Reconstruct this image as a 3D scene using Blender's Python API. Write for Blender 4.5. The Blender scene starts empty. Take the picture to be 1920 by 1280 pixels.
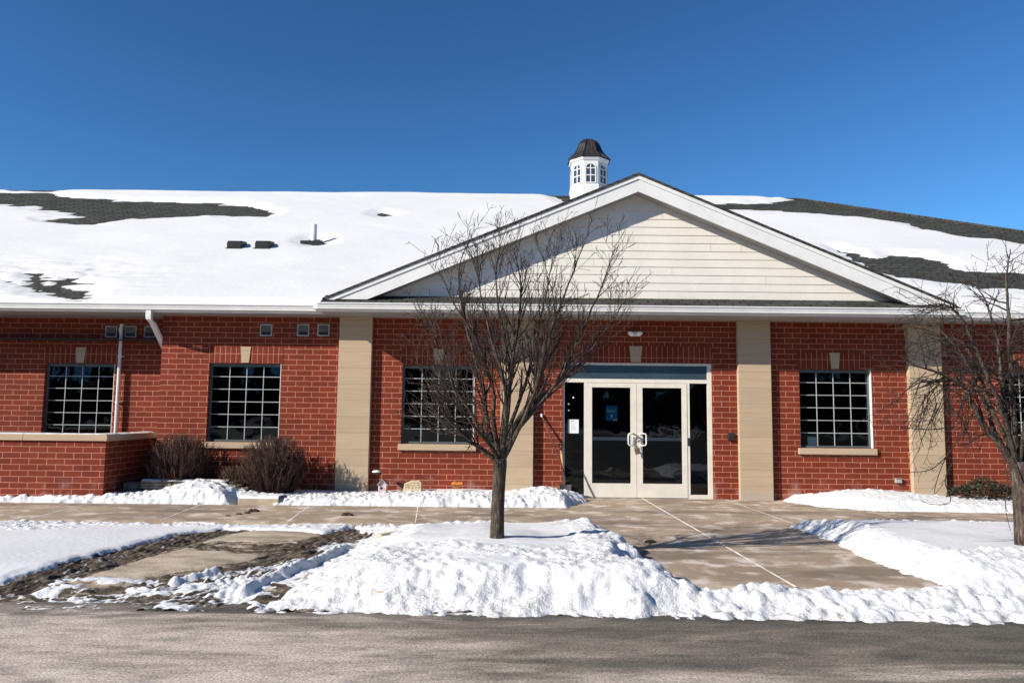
import bpy, math, random
import numpy as np
from mathutils import Vector, Matrix

# ------------------------------------------------------------------ camera, sky, sun, exposure
SC = bpy.context.scene
COL = SC.collection
FPX = 1450.0
YAW, PITCH, ROLL = 0.0012, 0.0951, 0.0103
CAM = np.array([0.0, -14.7, 1.5265])


def cam_axes():
    f = np.array([-math.sin(YAW) * math.cos(PITCH), math.cos(YAW) * math.cos(PITCH), math.sin(PITCH)])
    r = np.array([math.cos(YAW), math.sin(YAW), 0.0])
    u = np.cross(r, f)
    return r * math.cos(ROLL) + u * math.sin(ROLL), -r * math.sin(ROLL) + u * math.cos(ROLL), f


RT, UP, FW = cam_axes()
cd = bpy.data.cameras.new("camera")
cam = bpy.data.objects.new("camera", cd)
COL.objects.link(cam)
cam.matrix_world = Matrix(((RT[0], UP[0], -FW[0], CAM[0]), (RT[1], UP[1], -FW[1], CAM[1]),
                           (RT[2], UP[2], -FW[2], CAM[2]), (0, 0, 0, 1)))
cd.sensor_width = 36
cd.lens = 36 * FPX / 1920
cd.clip_start = 0.1
cd.clip_end = 2000
SC.camera = cam

SUN_TRAVEL = Vector((1.77, 1.0, -1.06)).normalized()
SUN_EL = math.asin(-SUN_TRAVEL.z)
SUN_ROT = math.atan2(-SUN_TRAVEL.x, -SUN_TRAVEL.y)
w = bpy.data.worlds.new("World")
SC.world = w
w.use_nodes = True
nt = w.node_tree
sky = nt.nodes.new("ShaderNodeTexSky")
sky.sky_type = 'NISHITA'
sky.sun_disc = False
sky.sun_elevation = SUN_EL
sky.sun_rotation = SUN_ROT
sky.altitude = 200
sky.air_density = 1.0
sky.dust_density = 0.15
sky.ozone_density = 3.0
bg = nt.nodes["Background"]
gm = nt.nodes.new("ShaderNodeGamma")          # clear cold winter air: deeper, more saturated blue
gm.inputs[1].default_value = 1.35
dk = nt.nodes.new("ShaderNodeMix")           # keep the glow round the sun from washing out the shade
dk.data_type = 'RGBA'
dk.blend_type = 'DARKEN'
dk.inputs[0].default_value = 1.0
dk.inputs[7].default_value = (3.2, 4.6, 7.0, 1)
nt.links.new(sky.outputs[0], dk.inputs[6])
nt.links.new(dk.outputs[2], gm.inputs[0])
tn = nt.nodes.new("ShaderNodeMix")
tn.data_type = 'RGBA'
tn.blend_type = 'MULTIPLY'
tn.inputs[0].default_value = 1.0
tn.inputs[7].default_value = (0.355, 0.570, 0.680, 1)
nt.links.new(gm.outputs[0], tn.inputs[6])
nt.links.new(tn.outputs[2], bg.inputs[0])
bg.inputs[1].default_value = 0.073
sl = bpy.data.lights.new("sun", 'SUN')
sl.energy = 5.0
sl.angle = math.radians(0.5)
sl.color = (1.0, 0.93, 0.83)
so = bpy.data.objects.new("sun", sl)
COL.objects.link(so)
so.rotation_euler = SUN_TRAVEL.to_track_quat('-Z', 'Y').to_euler()
SC.view_settings.view_transform = 'Standard'
SC.view_settings.look = 'None'
SC.view_settings.exposure = 0.62
SC.view_settings.gamma = 1

rnd = random.Random(7)
nrng = np.random.default_rng(11)


def ray(px, py):
    return FW + RT * (px - 960) / FPX - UP * (py - 640) / FPX


def G(px, py, z=0.0):
    d = ray(px, py)
    t = (z - CAM[2]) / d[2]
    p = CAM + d * t
    return float(p[0]), float(p[1])


def YP(px, py, y):
    d = ray(px, py)
    t = (y - CAM[1]) / d[1]
    p = CAM + d * t
    return Vector((float(p[0]), float(p[1]), float(p[2])))


# ------------------------------------------------------------------ materials
class NT:
    def __init__(s, name):
        s.m = bpy.data.materials.new(name)
        s.m.use_nodes = True
        s.t = s.m.node_tree
        s.p = s.t.nodes["Principled BSDF"]
        s.out = s.t.nodes["Material Output"]

    def n(s, typ, **kw):
        nd = s.t.nodes.new("ShaderNode" + typ)
        for k, v in kw.items():
            if hasattr(nd, k):
                setattr(nd, k, v)
            else:
                s.set(nd, k.replace("_", " "), v)
        return nd

    def set(s, nd, key, v):
        i = nd.inputs[key]
        if isinstance(v, bpy.types.NodeSocket):
            s.t.links.new(v, i)
        elif isinstance(v, tuple) and len(v) == 3 and i.type == 'RGBA':
            i.default_value = (*v, 1)
        else:
            i.default_value = v

    def math(s, op, a, b=0.0, clamp=False):
        nd = s.t.nodes.new("ShaderNodeMath")
        nd.operation = op
        nd.use_clamp = clamp
        s.set(nd, 0, a)
        s.set(nd, 1, b)
        return nd.outputs[0]

    def mix(s, f, a, b, mode='MIX'):
        nd = s.t.nodes.new("ShaderNodeMix")
        nd.data_type = 'RGBA'
        nd.blend_type = mode
        s.set(nd, 0, f)
        s.set(nd, 6, a)
        s.set(nd, 7, b)
        return nd.outputs[2]

    def ramp(s, f, stops):
        nd = s.t.nodes.new("ShaderNodeValToRGB")
        e = nd.color_ramp.elements
        while len(e) < len(stops):
            e.new(0.5)
        for k, (p, c) in enumerate(stops):
            e[k].position = p
            e[k].color = (*c, 1) if isinstance(c, tuple) else (c, c, c, 1)
        s.set(nd, 0, f)
        return nd.outputs[0]

    def noise(s, scale, detail=3, vec=None, rough=0.55, dist=0.0):
        nd = s.n("TexNoise", Scale=float(scale), Detail=float(detail), Roughness=rough, Distortion=dist)
        s.set(nd, "Vector", vec if vec is not None else s.pos())
        return nd.outputs[0]

    def pos(s):
        if not hasattr(s, "_pos"):
            s._pos = s.t.nodes.new("ShaderNodeNewGeometry").outputs["Position"]
        return s._pos

    def xyz(s):
        if not hasattr(s, "_xyz"):
            nd = s.t.nodes.new("ShaderNodeSeparateXYZ")
            s.set(nd, 0, s.pos())
            s._xyz = nd.outputs
        return s._xyz

    def vec(s, x, y, z=0.0):
        nd = s.t.nodes.new("ShaderNodeCombineXYZ")
        s.set(nd, 0, x)
        s.set(nd, 1, y)
        s.set(nd, 2, z)
        return nd.outputs[0]

    def scaled(s, sx, sy, sz):
        nd = s.t.nodes.new("ShaderNodeMapping")
        s.set(nd, "Vector", s.pos())
        nd.inputs["Scale"].default_value = (sx, sy, sz)
        return nd.outputs[0]

    def bump(s, h, strength=0.5, dist=0.01, normal=None):
        nd = s.n("Bump", Strength=strength, Distance=dist, Height=h)
        if normal is not None:
            s.set(nd, "Normal", normal)
        return nd.outputs[0]

    def done(s, color=None, rough=0.7, normal=None, spec=0.3, metal=0.0):
        if color is not None:
            s.set(s.p, "Base Color", color)
        s.set(s.p, "Roughness", rough)
        if normal is not None:
            s.set(s.p, "Normal", normal)
        s.set(s.p, "Specular IOR Level", spec)
        s.set(s.p, "Metallic", metal)
        return s.m


def plain(name, c, rough=0.6, var=0.12, scale=6, spec=0.3, metal=0.0, bump=0.0, bscale=60):
    m = NT(name)
    n1 = m.noise(scale, 4)
    n2 = m.noise(scale * 9, 3)
    f = m.math('ADD', m.math('MULTIPLY', n1, 0.65), m.math('MULTIPLY', n2, 0.35))
    lo = tuple(x * (1 - var) for x in c)
    hi = tuple(min(1, x * (1 + var)) for x in c)
    col = m.ramp(f, [(0.40, lo), (0.60, hi)])
    nm = m.bump(m.noise(bscale, 4), bump, 0.01) if bump else None
    return m.done(col, rough, nm, spec, metal)


def brick_mat(name, soldier=False):
    m = NT(name)
    X = m.xyz()
    u = m.math('ADD', X[0], X[1])
    wob = m.math('MULTIPLY', m.math('SUBTRACT', m.noise(9, 2), 0.5), 0.012)
    uu = m.math('ADD', u, wob)
    vv = m.math('ADD', X[2], wob)
    v = m.vec(vv, uu) if soldier else m.vec(uu, vv)
    b = m.n("TexBrick", offset=0.0 if soldier else 0.5, Scale=1.0)
    m.set(b, "Vector", v)
    b.inputs["Brick Width"].default_value = 0.33 if soldier else 0.305
    b.inputs["Row Height"].default_value = 0.1015
    b.inputs["Mortar Size"].default_value = 0.0052
    b.inputs["Mortar Smooth"].default_value = 0.3
    b.inputs["Bias"].default_value = -0.1
    b.inputs["Color1"].default_value = (0.182, 0.031, 0.0135, 1)
    b.inputs["Color2"].default_value = (0.140, 0.024, 0.0115, 1)
    b.inputs["Mortar"].default_value = (0.47, 0.21, 0.132, 1) if not soldier else (0.45, 0.20, 0.13, 1)
    n = m.noise(2.2, 4)
    col = m.mix(0.8, b.outputs[0], m.ramp(n, [(0.38, 0.86), (0.62, 1.10)]), 'MULTIPLY')
    fine = m.noise(140, 3)
    col = m.mix(0.55, col, m.ramp(fine, [(0.40, 0.70), (0.60, 1.22)]), 'MULTIPLY')
    # whitish salt stain low on the wall
    st = m.math('MULTIPLY', m.ramp(X[2], [(0.0, 1.0), (0.42, 0.0)]), m.ramp(m.noise(3.5, 5), [(0.50, 0.0), (0.64, 0.5)]))
    col = m.mix(st, col, (0.42, 0.30, 0.26))
    h = m.math('ADD', m.math('MULTIPLY', b.outputs[1], -1.0), m.math('MULTIPLY', fine, 0.35))
    nm = m.bump(h, 0.55, 0.006)
    return m.done(col, 0.85, nm, 0.2)


M = {}
M['brick'] = brick_mat('brick')
M['soldier'] = brick_mat('soldier_brick', True)

m = NT('cast_stone')
X = m.xyz()
b = m.n("TexBrick", offset=0.0, Scale=1.0)
m.set(b, "Vector", m.vec(m.math('ADD', m.math('ADD', X[0], X[1]), 50.3), m.math('ADD', X[2], 0.05)))
b.inputs["Brick Width"].default_value = 400
b.inputs["Row Height"].default_value = 0.305
b.inputs["Mortar Size"].default_value = 0.0035
b.inputs["Color1"].default_value = (0.425, 0.322, 0.215, 1)
b.inputs["Color2"].default_value = (0.385, 0.292, 0.195, 1)
b.inputs["Mortar"].default_value = (0.25, 0.185, 0.12, 1)
streak = m.noise(1.0, 5, m.scaled(1.4, 1.4, 22))
c = m.mix(0.7, b.outputs[0], m.ramp(streak, [(0.40, 0.92), (0.60, 1.05)]), 'MULTIPLY')
dirt = m.math('MULTIPLY', m.ramp(X[2], [(0.0, 1.0), (0.35, 0.0)]), m.ramp(m.noise(5, 5), [(0.42, 0.0), (0.60, 0.8)]))
c = m.mix(dirt, c, (0.36, 0.33, 0.31))
M['stone'] = m.done(c, 0.85, m.bump(m.noise(120, 3), 0.15, 0.004), 0.2)

m = NT('shingles')
X = m.xyz()
v = m.math('MULTIPLY', X[2], 2.35)
b = m.n("TexBrick", offset=0.37, Scale=1.0)
m.set(b, "Vector", m.vec(m.math('ADD', X[0], m.math('MULTIPLY', X[1], 0.05)), v))
b.inputs["Brick Width"].default_value = 0.28
b.inputs["Row Height"].default_value = 0.145
b.inputs["Mortar Size"].default_value = 0.018
b.inputs["Mortar Smooth"].default_value = 0.5
b.inputs["Color1"].default_value = (0.070, 0.072, 0.061, 1)
b.inputs["Color2"].default_value = (0.040, 0.041, 0.035, 1)
b.inputs["Mortar"].default_value = (0.016, 0.016, 0.017, 1)
c = m.mix(0.6, b.outputs[0], m.ramp(m.noise(90, 3), [(0.3, 0.6), (0.7, 1.4)]), 'MULTIPLY')
M['shingle'] = m.done(c, 0.95, m.bump(m.math('MULTIPLY', b.outputs[1], -1.0), 0.5, 0.01), 0.1)

M['white'] = plain('white_painted_metal', (0.66, 0.655, 0.63), 0.45, 0.05, 3, 0.4)
M['siding'] = plain('cream_vinyl_siding', (0.65, 0.612, 0.54), 0.5, 0.04, 2, 0.3)
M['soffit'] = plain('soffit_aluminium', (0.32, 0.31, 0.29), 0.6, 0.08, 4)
M['alu'] = plain('cream_door_paint', (0.63, 0.59, 0.505), 0.4, 0.05, 5, 0.4)
M['frame'] = plain('shaded_window_frame', (0.085, 0.105, 0.105), 0.5, 0.08, 5)  # frame tone lowered to carry the shade inside the reveal
M['muntin'] = plain('white_muntin', (0.36, 0.385, 0.375), 0.5, 0.05, 5)
M['lam'] = plain('sunlit_jamb', (0.66, 0.64, 0.58), 0.6, 0.08, 4)  # pale tone stands for sun on the right jamb
M['black'] = plain('black_metal', (0.018, 0.018, 0.019), 0.5, 0.2, 9)
M['bronze'] = plain('dark_bronze_metal', (0.024, 0.019, 0.018), 0.45, 0.35, 5, 0.5)
M['steel'] = plain('brushed_steel', (0.55, 0.55, 0.53), 0.35, 0.12, 8, 0.5, 0.6)
M['pvc'] = plain('pvc_pipe', (0.62, 0.60, 0.57), 0.4, 0.1, 3)
M['grey'] = plain('galvanised_grey', (0.33, 0.33, 0.31), 0.5, 0.12, 6)
M['ventgrey'] = plain('vent_grey_brown', (0.13, 0.12, 0.105), 0.6, 0.12, 6)
M['wood'] = plain('worn_handle_wood', (0.42, 0.27, 0.13), 0.6, 0.25, 14, bump=0.2)
M['darkwood'] = plain('dark_handle_wood', (0.075, 0.035, 0.022), 0.6, 0.3, 14)
M['plank'] = plain('weathered_plank', (0.30, 0.23, 0.17), 0.85, 0.35, 9, bump=0.4)
M['slate'] = plain('dark_slate', (0.055, 0.055, 0.06), 0.7, 0.3, 8, bump=0.3)
M['skyblue'] = plain('sky_reflection_blue', (0.035, 0.058, 0.078), 0.12, 0.12, 2, 0.5)  # blue of the sky seen in the glass, put into the base colour
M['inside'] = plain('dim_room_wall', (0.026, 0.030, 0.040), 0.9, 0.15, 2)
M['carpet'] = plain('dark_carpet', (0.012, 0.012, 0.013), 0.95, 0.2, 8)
M['paper'] = plain('white_paper', (0.70, 0.73, 0.72), 0.7, 0.04, 5)
M['ink'] = plain('grey_print', (0.12, 0.13, 0.14), 0.7, 0.1, 5)
M['blue'] = plain('blue_print', (0.012, 0.22, 0.40), 0.5, 0.15, 8)
M['green'] = plain('green_print', (0.13, 0.48, 0.34), 0.5, 0.1, 8)
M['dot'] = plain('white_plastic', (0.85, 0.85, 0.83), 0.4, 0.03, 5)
M['brass'] = plain('padlock_brass', (0.20, 0.16, 0.10), 0.4, 0.2, 20, 0.5, 0.5)
M['tanstone'] = plain('tan_sandstone', (0.50, 0.40, 0.25), 0.85, 0.22, 14, bump=0.5)
M['engrave'] = plain('engraved_dark', (0.20, 0.15, 0.09), 0.9, 0.2, 14)
M['orn'] = plain('pale_pink_resin', (0.50, 0.40, 0.39), 0.7, 0.2, 20)
M['orn2'] = plain('grey_resin', (0.28, 0.26, 0.26), 0.7, 0.2, 20)
M['leaf'] = plain('orange_dry_leaf', (0.50, 0.20, 0.03), 0.7, 0.3, 30)
M['clod'] = plain('dirt_clod', (0.055, 0.038, 0.026), 0.95, 0.4, 25, bump=0.8, bscale=80)
m = NT('grey_brown_bark')
v_ = m.noise(1.0, 6, m.scaled(55, 55, 9), 0.7)
c = m.ramp(v_, [(0.40, (0.030, 0.023, 0.018)), (0.52, (0.070, 0.054, 0.042)), (0.62, (0.125, 0.102, 0.082))])
c = m.mix(0.6, c, m.ramp(m.noise(7, 3), [(0.40, 0.75), (0.60, 1.2)]), 'MULTIPLY')
M['bark'] = m.done(c, 0.92, m.bump(v_, 0.9, 0.012), 0.12)
M['twig'] = plain('twig_bark', (0.046, 0.033, 0.026), 0.85, 0.35, 12, 0.2)
M['twig2'] = plain('dark_crabapple_bark', (0.032, 0.024, 0.020), 0.85, 0.35, 12, 0.2)
M['bush'] = plain('reddish_stems', (0.072, 0.041, 0.032), 0.85, 0.4, 10, 0.15)
M['bush2'] = plain('tan_stems', (0.080, 0.052, 0.034), 0.85, 0.4, 10, 0.15)
M['evergreen'] = plain('dark_evergreen_leaf', (0.022, 0.026, 0.014), 0.6, 0.5, 18)
M['fartree'] = plain('far_tree', (0.03, 0.035, 0.028), 0.95, 0.4, 0.5)
M['kerb'] = plain('tan_kerb', (0.42, 0.34, 0.24), 0.9, 0.2, 6, bump=0.3)
M['joint'] = plain('salt_filled_joint', (0.80, 0.75, 0.68), 0.9, 0.25, 6)

m = NT('snow')
n1 = m.noise(14, 4)
n2 = m.noise(70, 4)
at = m.t.nodes.new("ShaderNodeAttribute")
at.attribute_name = "rough"
cr = m.bump(m.math('MULTIPLY', m.noise(34, 5, rough=0.65), at.outputs["Fac"]), 0.55, 0.05)
nm = m.bump(n2, 0.30, 0.010, m.bump(n1, 0.22, 0.03, cr))
c = m.ramp(m.noise(0.9, 3), [(0.3, (0.63, 0.632, 0.635)), (0.7, (0.69, 0.69, 0.688))])
m.set(m.p, "Subsurface Weight", 0.0)
X = m.xyz()
gm_ = m.math('MULTIPLY', m.ramp(m.math('MULTIPLY', m.math('ADD', X[1], 7.55), -1.0), [(0.0, 0.0), (0.5, 1.0)]), m.ramp(m.noise(1.0, 6, m.scaled(9, 14, 14), 0.75), [(0.53, 0.0), (0.63, 0.75)]))
c = m.mix(gm_, c, (0.20, 0.165, 0.13))
M['snow'] = m.done(c, 0.65, nm, 0.25)

m = NT('roof_snow')
c = m.ramp(m.noise(0.4, 3), [(0.3, (0.59, 0.59, 0.59)), (0.7, (0.64, 0.64, 0.638))])
M['roofsnow'] = m.done(c, 0.7, m.bump(m.noise(9, 4), 0.18, 0.03), 0.2)

m = NT('concrete_walk')
base = m.ramp(m.noise(0.55, 5, rough=0.6), [(0.40, (0.270, 0.206, 0.145)), (0.60, (0.385, 0.300, 0.215))])
fr = m.ramp(m.noise(1.0, 6, m.scaled(2.6, 2.9, 1), 0.62, 0.4), [(0.50, 0.0), (0.57, 0.45), (0.64, 0.95)])
c = m.mix(fr, base, (0.60, 0.52, 0.45))
wet = m.ramp(m.noise(0.8, 4, m.scaled(0.6, 1.6, 1), 0.5), [(0.53, 0.0), (0.62, 0.6)])
c = m.mix(wet, c, (0.13, 0.10, 0.075))
sp = m.noise(160, 2)
c = m.mix(0.5, c, m.ramp(sp, [(0.40, 0.75), (0.60, 1.2)]), 'MULTIPLY')
M['walk'] = m.done(c, 0.85, m.bump(sp, 0.2, 0.004), 0.25)

m = NT('asphalt')
X = m.xyz()
big = m.noise(0.5, 6, m.scaled(0.75, 2.6, 1), 0.62, 0.9)
side = m.math('MULTIPLY', X[0], 0.05)
edge = m.math('MULTIPLY', m.math('ADD', X[1], 9.2), 0.10)
f = m.math('SUBTRACT', m.math('SUBTRACT', big, side), m.math('MAXIMUM', edge, -0.03))
c = m.ramp(f, [(0.34, (0.120, 0.105, 0.082)), (0.45, (0.205, 0.176, 0.136)), (0.53, (0.345, 0.292, 0.240)), (0.62, (0.48, 0.405, 0.340))])
mid = m.noise(1.0, 8, m.scaled(2.2, 6.5, 1), 0.72)
c = m.mix(0.9, c, m.ramp(mid, [(0.36, 0.62), (0.5, 1.0), (0.64, 1.22)]), 'MULTIPLY')
gr = m.noise(1.0, 4, m.scaled(55, 75, 1), 0.8)
c = m.mix(0.95, c, m.ramp(gr, [(0.38, 0.40), (0.5, 1.0), (0.62, 1.5)]), 'MULTIPLY')
# dark fringe under the bank: meltwater, with its undercut shade put into the colour
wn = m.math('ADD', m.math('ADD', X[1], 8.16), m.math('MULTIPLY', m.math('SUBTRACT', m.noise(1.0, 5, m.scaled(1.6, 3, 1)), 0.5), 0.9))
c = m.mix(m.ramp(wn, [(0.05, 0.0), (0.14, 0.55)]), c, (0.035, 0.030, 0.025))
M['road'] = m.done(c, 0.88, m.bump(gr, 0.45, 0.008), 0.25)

m = NT('muddy_driveway')
at = m.t.nodes.new("ShaderNodeAttribute")
at.attribute_name = "mud"
n = m.noise(1.0, 5, m.scaled(5, 9, 1), 0.65)
base = m.ramp(m.noise(1.0, 6, m.scaled(1.6, 3.2, 1), 0.65), [(0.38, (0.25, 0.20, 0.145)), (0.50, (0.38, 0.31, 0.23)), (0.62, (0.48, 0.40, 0.31))])
mud = m.ramp(n, [(0.36, (0.030, 0.021, 0.014)), (0.56, (0.085, 0.062, 0.043)), (0.68, (0.20, 0.16, 0.125))])
f = m.ramp(m.math('ADD', at.outputs["Fac"], m.math('MULTIPLY', m.math('SUBTRACT', n, 0.5), 0.8)), [(0.28, 0.0), (0.60, 1.0)])
c = m.mix(f, base, mud)
at2 = m.t.nodes.new("ShaderNodeAttribute")
at2.attribute_name = "dust"
sf = m.math('ADD', at2.outputs["Fac"], m.math('MULTIPLY', m.math('SUBTRACT', m.noise(18, 5, rough=0.65), 0.5), 0.9))
c = m.mix(m.ramp(sf, [(0.34, 0.0), (0.56, 1.0)]), c, (0.62, 0.625, 0.635))
M['mud'] = m.done(c, 0.85, m.bump(m.noise(45, 4), 0.5, 0.015), 0.3)

m = NT('snowy_field')
c = m.ramp(m.noise(0.15, 4), [(0.40, (0.16, 0.14, 0.10)), (0.60, (0.60, 0.61, 0.63))])
M['field'] = m.done(c, 0.9)


def glass_mat(name, tint, ior=1.75, wavy=0.0):
    m = NT(name)
    m.t.nodes.remove(m.p)
    tr = m.n("BsdfTransparent", Color=tint)
    gl = m.n("BsdfGlossy", Color=(0.85, 0.93, 1.0), Roughness=0.02)
    if wavy:
        m.set(gl, "Normal", m.bump(m.noise(1.5, 2), wavy, 0.02))
    fr = m.n("Fresnel", IOR=ior)
    mx = m.t.nodes.new("ShaderNodeMixShader")
    m.set(mx, 0, fr.outputs[0])
    m.set(mx, 1, tr.outputs[0])
    m.set(mx, 2, gl.outputs[0])
    m.t.links.new(mx.outputs[0], m.out.inputs[0])
    return m.m


M['glass'] = glass_mat('window_glass', (0.74, 0.82, 0.80), 1.45, 0.25)
M['doorglass'] = glass_mat('door_glass', (0.72, 0.75, 0.82), 1.56, 0.2)


# ------------------------------------------------------------------ mesh helpers
class MB:
    def __init__(s):
        s.v, s.f, s.mi = [], [], []

    def face(s, pts, mi=0):
        i = len(s.v)
        s.v.extend([tuple(p) for p in pts])
        s.f.append(tuple(range(i, i + len(pts))))
        s.mi.append(mi)

    def box(s, x0, x1, y0, y1, z0, z1, mi=0):
        i = len(s.v)
        s.v += [(x0, y0, z0), (x1, y0, z0), (x1, y1, z0), (x0, y1, z0), (x0, y0, z1), (x1, y0, z1), (x1, y1, z1), (x0, y1, z1)]
        for q in ((0, 3, 2, 1), (4, 5, 6, 7), (0, 1, 5, 4), (1, 2, 6, 5), (2, 3, 7, 6), (3, 0, 4, 7)):
            s.f.append(tuple(i + k for k in q))
            s.mi.append(mi)

    def prism(s, poly, a0, a1, axis='y', mi=0):
        # poly in the plane perpendicular to axis: y -> (x,z); x -> (y,z); z -> (x,y)
        def P(p, a):
            return {'y': (p[0], a, p[1]), 'x': (a, p[0], p[1]), 'z': (p[0], p[1], a)}[axis]
        n = len(poly)
        i = len(s.v)
        s.v += [P(p, a0) for p in poly] + [P(p, a1) for p in poly]
        s.f.append(tuple(i + k for k in range(n)))
        s.f.append(tuple(i + n + k for k in reversed(range(n))))
        s.mi += [mi, mi]
        for k in range(n):
            j = (k + 1) % n
            s.f.append((i + k, i + n + k, i + n + j, i + j))
            s.mi.append(mi)

    def tube(s, pts, rad, n=6, cap=True, mi=0):
        pts = [Vector(p) for p in pts]
        if not hasattr(rad, '__len__'):
            rad = [rad] * len(pts)
        i0 = len(s.v)
        prev = None
        for k, p in enumerate(pts):
            d = (pts[min(k + 1, len(pts) - 1)] - pts[max(k - 1, 0)])
            d.normalize()
            if prev is None:
                a = Vector((0, 0, 1)) if abs(d.z) < 0.9 else Vector((1, 0, 0))
                prev = d.cross(a).normalized()
            else:
                prev = prev - d * prev.dot(d)
                if prev.length < 1e-6:
                    prev = d.orthogonal()
                prev.normalize()
            b2 = d.cross(prev)
            for q in range(n):
                an = 2 * math.pi * q / n
                s.v.append(tuple(p + (prev * math.cos(an) + b2 * math.sin(an)) * rad[k]))
        for k in range(len(pts) - 1):
            for q in range(n):
                a = i0 + k * n + q
                bq = i0 + k * n + (q + 1) % n
                s.f.append((a, bq, bq + n, a + n))
                s.mi.append(mi)
        if cap:
            s.f.append(tuple(i0 + q for q in reversed(range(n))))
            s.f.append(tuple(i0 + (len(pts) - 1) * n + q for q in range(n)))
            s.mi += [mi, mi]

    def lathe(s, cx, cy, prof, n=16, rot=0.0, mi=0):
        i0 = len(s.v)
        for r, z in prof:
            for q in range(n):
                an = rot + 2 * math.pi * q / n
                s.v.append((cx + r * math.cos(an), cy + r * math.sin(an), z))
        for k in range(len(prof) - 1):
            for q in range(n):
                a = i0 + k * n + q
                bq = i0 + k * n + (q + 1) % n
                s.f.append((a, bq, bq + n, a + n))
                s.mi.append(mi)

    def build(s, name, mats, parent=None, smooth=False, bevel=0.0):
        me = bpy.data.meshes.new(name)
        me.from_pydata(s.v, [], s.f)
        for mt in (mats if isinstance(mats, (list, tuple)) else [mats]):
            me.materials.append(M[mt])
        me.polygons.foreach_set("material_index", s.mi)
        if smooth:
            me.polygons.foreach_set("use_smooth", [True] * len(me.polygons))
        me.update()
        o = bpy.data.objects.new(name, me)
        COL.objects.link(o)
        if parent is not None:
            o.parent = parent
            o.matrix_parent_inverse = parent_inv(parent)
        if bevel:
            md = o.modifiers.new("bevel", 'BEVEL')
            md.width = bevel
            md.segments = 2
            md.limit_method = 'ANGLE'
        return o


def parent_inv(p):
    mt = Matrix.Identity(4)
    q = p
    while q is not None:
        mt = q.matrix_parent_inverse @ Matrix.LocRotScale(q.location, q.rotation_euler, q.scale) @ mt
        q = q.parent
    return mt.inverted()


def tag(o, label, cat, group=None, kind=None):
    o["label"] = label
    o["category"] = cat
    if group:
        o["group"] = group
    if kind:
        o["kind"] = kind
    return o


def empty(name, loc):
    o = bpy.data.objects.new(name, None)
    o.location = loc
    o.empty_display_size = 0.3
    COL.objects.link(o)
    return o


def grid_mesh(name, xs, ys, Z, keep, mat, attr=None, attr2=None):
    nx, ny = len(xs), len(ys)
    XX, YY = np.meshgrid(xs, ys)
    V = np.stack([XX.ravel(), YY.ravel(), Z.ravel()], 1)
    idx = np.arange(nx * ny).reshape(ny, nx)
    Q = np.stack([idx[:-1, :-1], idx[:-1, 1:], idx[1:, 1:], idx[1:, :-1]], -1).reshape(-1, 4)
    kq = (keep[:-1, :-1] | keep[:-1, 1:] | keep[1:, 1:] | keep[1:, :-1]).ravel()
    Q = Q[kq]
    return arr_mesh(name, V, Q, mat, attr, attr2)


def arr_mesh(name, V, Q, mat, attr=None, attr2=None):
    used = np.unique(Q)
    mp = np.zeros(len(V), int)
    mp[used] = np.arange(len(used))
    V = V[used]
    Q = mp[Q]
    me = bpy.data.meshes.new(name)
    me.vertices.add(len(V))
    me.vertices.foreach_set("co", V.astype(np.float32).ravel())
    me.loops.add(Q.size)
    me.loops.foreach_set("vertex_index", Q.astype(np.int32).ravel())
    me.polygons.add(len(Q))
    me.polygons.foreach_set("loop_start", np.arange(0, Q.size, 4, dtype=np.int32))
    me.update(calc_edges=True)
    me.validate()
    me.polygons.foreach_set("use_smooth", np.ones(len(me.polygons), bool))
    for at_ in (attr, attr2):
        if at_ is not None:
            a = me.attributes.new(at_[0], 'FLOAT', 'POINT')
            a.data.foreach_set("value", np.ascontiguousarray(at_[1]).ravel()[used].astype(np.float32))
    me.materials.append(M[mat])
    o = bpy.data.objects.new(name, me)
    COL.objects.link(o)
    return o


def vnoise(x, y, seed=0):
    xi = np.floor(x).astype(np.int64)
    yi = np.floor(y).astype(np.int64)
    fx = x - xi
    fy = y - yi
    fx = fx * fx * fx * (fx * (fx * 6 - 15) + 10)
    fy = fy * fy * fy * (fy * (fy * 6 - 15) + 10)

    def h(a, b):
        n = (a * 374761393 + b * 668265263 + seed * 974634777) & 0x7fffffff
        n = ((n ^ (n >> 13)) * 1274126177) & 0x7fffffff
        return ((n ^ (n >> 16)) & 0xffff) / 65535.0
    return (h(xi, yi) * (1 - fx) + h(xi + 1, yi) * fx) * (1 - fy) + (h(xi, yi + 1) * (1 - fx) + h(xi + 1, yi + 1) * fx) * fy


def fbm(x, y, oct=4, seed=0, gain=0.5):
    s, a, t = 0, 1.0, 0
    for k in range(oct):
        s = s + a * vnoise(x * 2 ** k + 17.3 * k, y * 2 ** k - 9.1 * k, seed + k)
        t += a
        a *= gain
    return s / t


def sdf(poly, X, Y):
    """signed distance to a polygon, positive inside"""
    d2 = np.full(X.shape, 1e9)
    ins = np.zeros(X.shape, bool)
    n = len(poly)
    for i in range(n):
        ax, ay = poly[i]
        bx, by = poly[(i + 1) % n]
        ex, ey = bx - ax, by - ay
        L = ex * ex + ey * ey + 1e-12
        t = np.clip(((X - ax) * ex + (Y - ay) * ey) / L, 0, 1)
        d2 = np.minimum(d2, (X - ax - t * ex) ** 2 + (Y - ay - t * ey) ** 2)
        c = (ay > Y) != (by > Y)
        with np.errstate(divide='ignore', invalid='ignore'):
            xi = (bx - ax) * (Y - ay) / (by - ay + 1e-15) + ax
        ins ^= c & (X < xi)
    return np.where(ins, 1, -1) * np.sqrt(d2)


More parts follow.
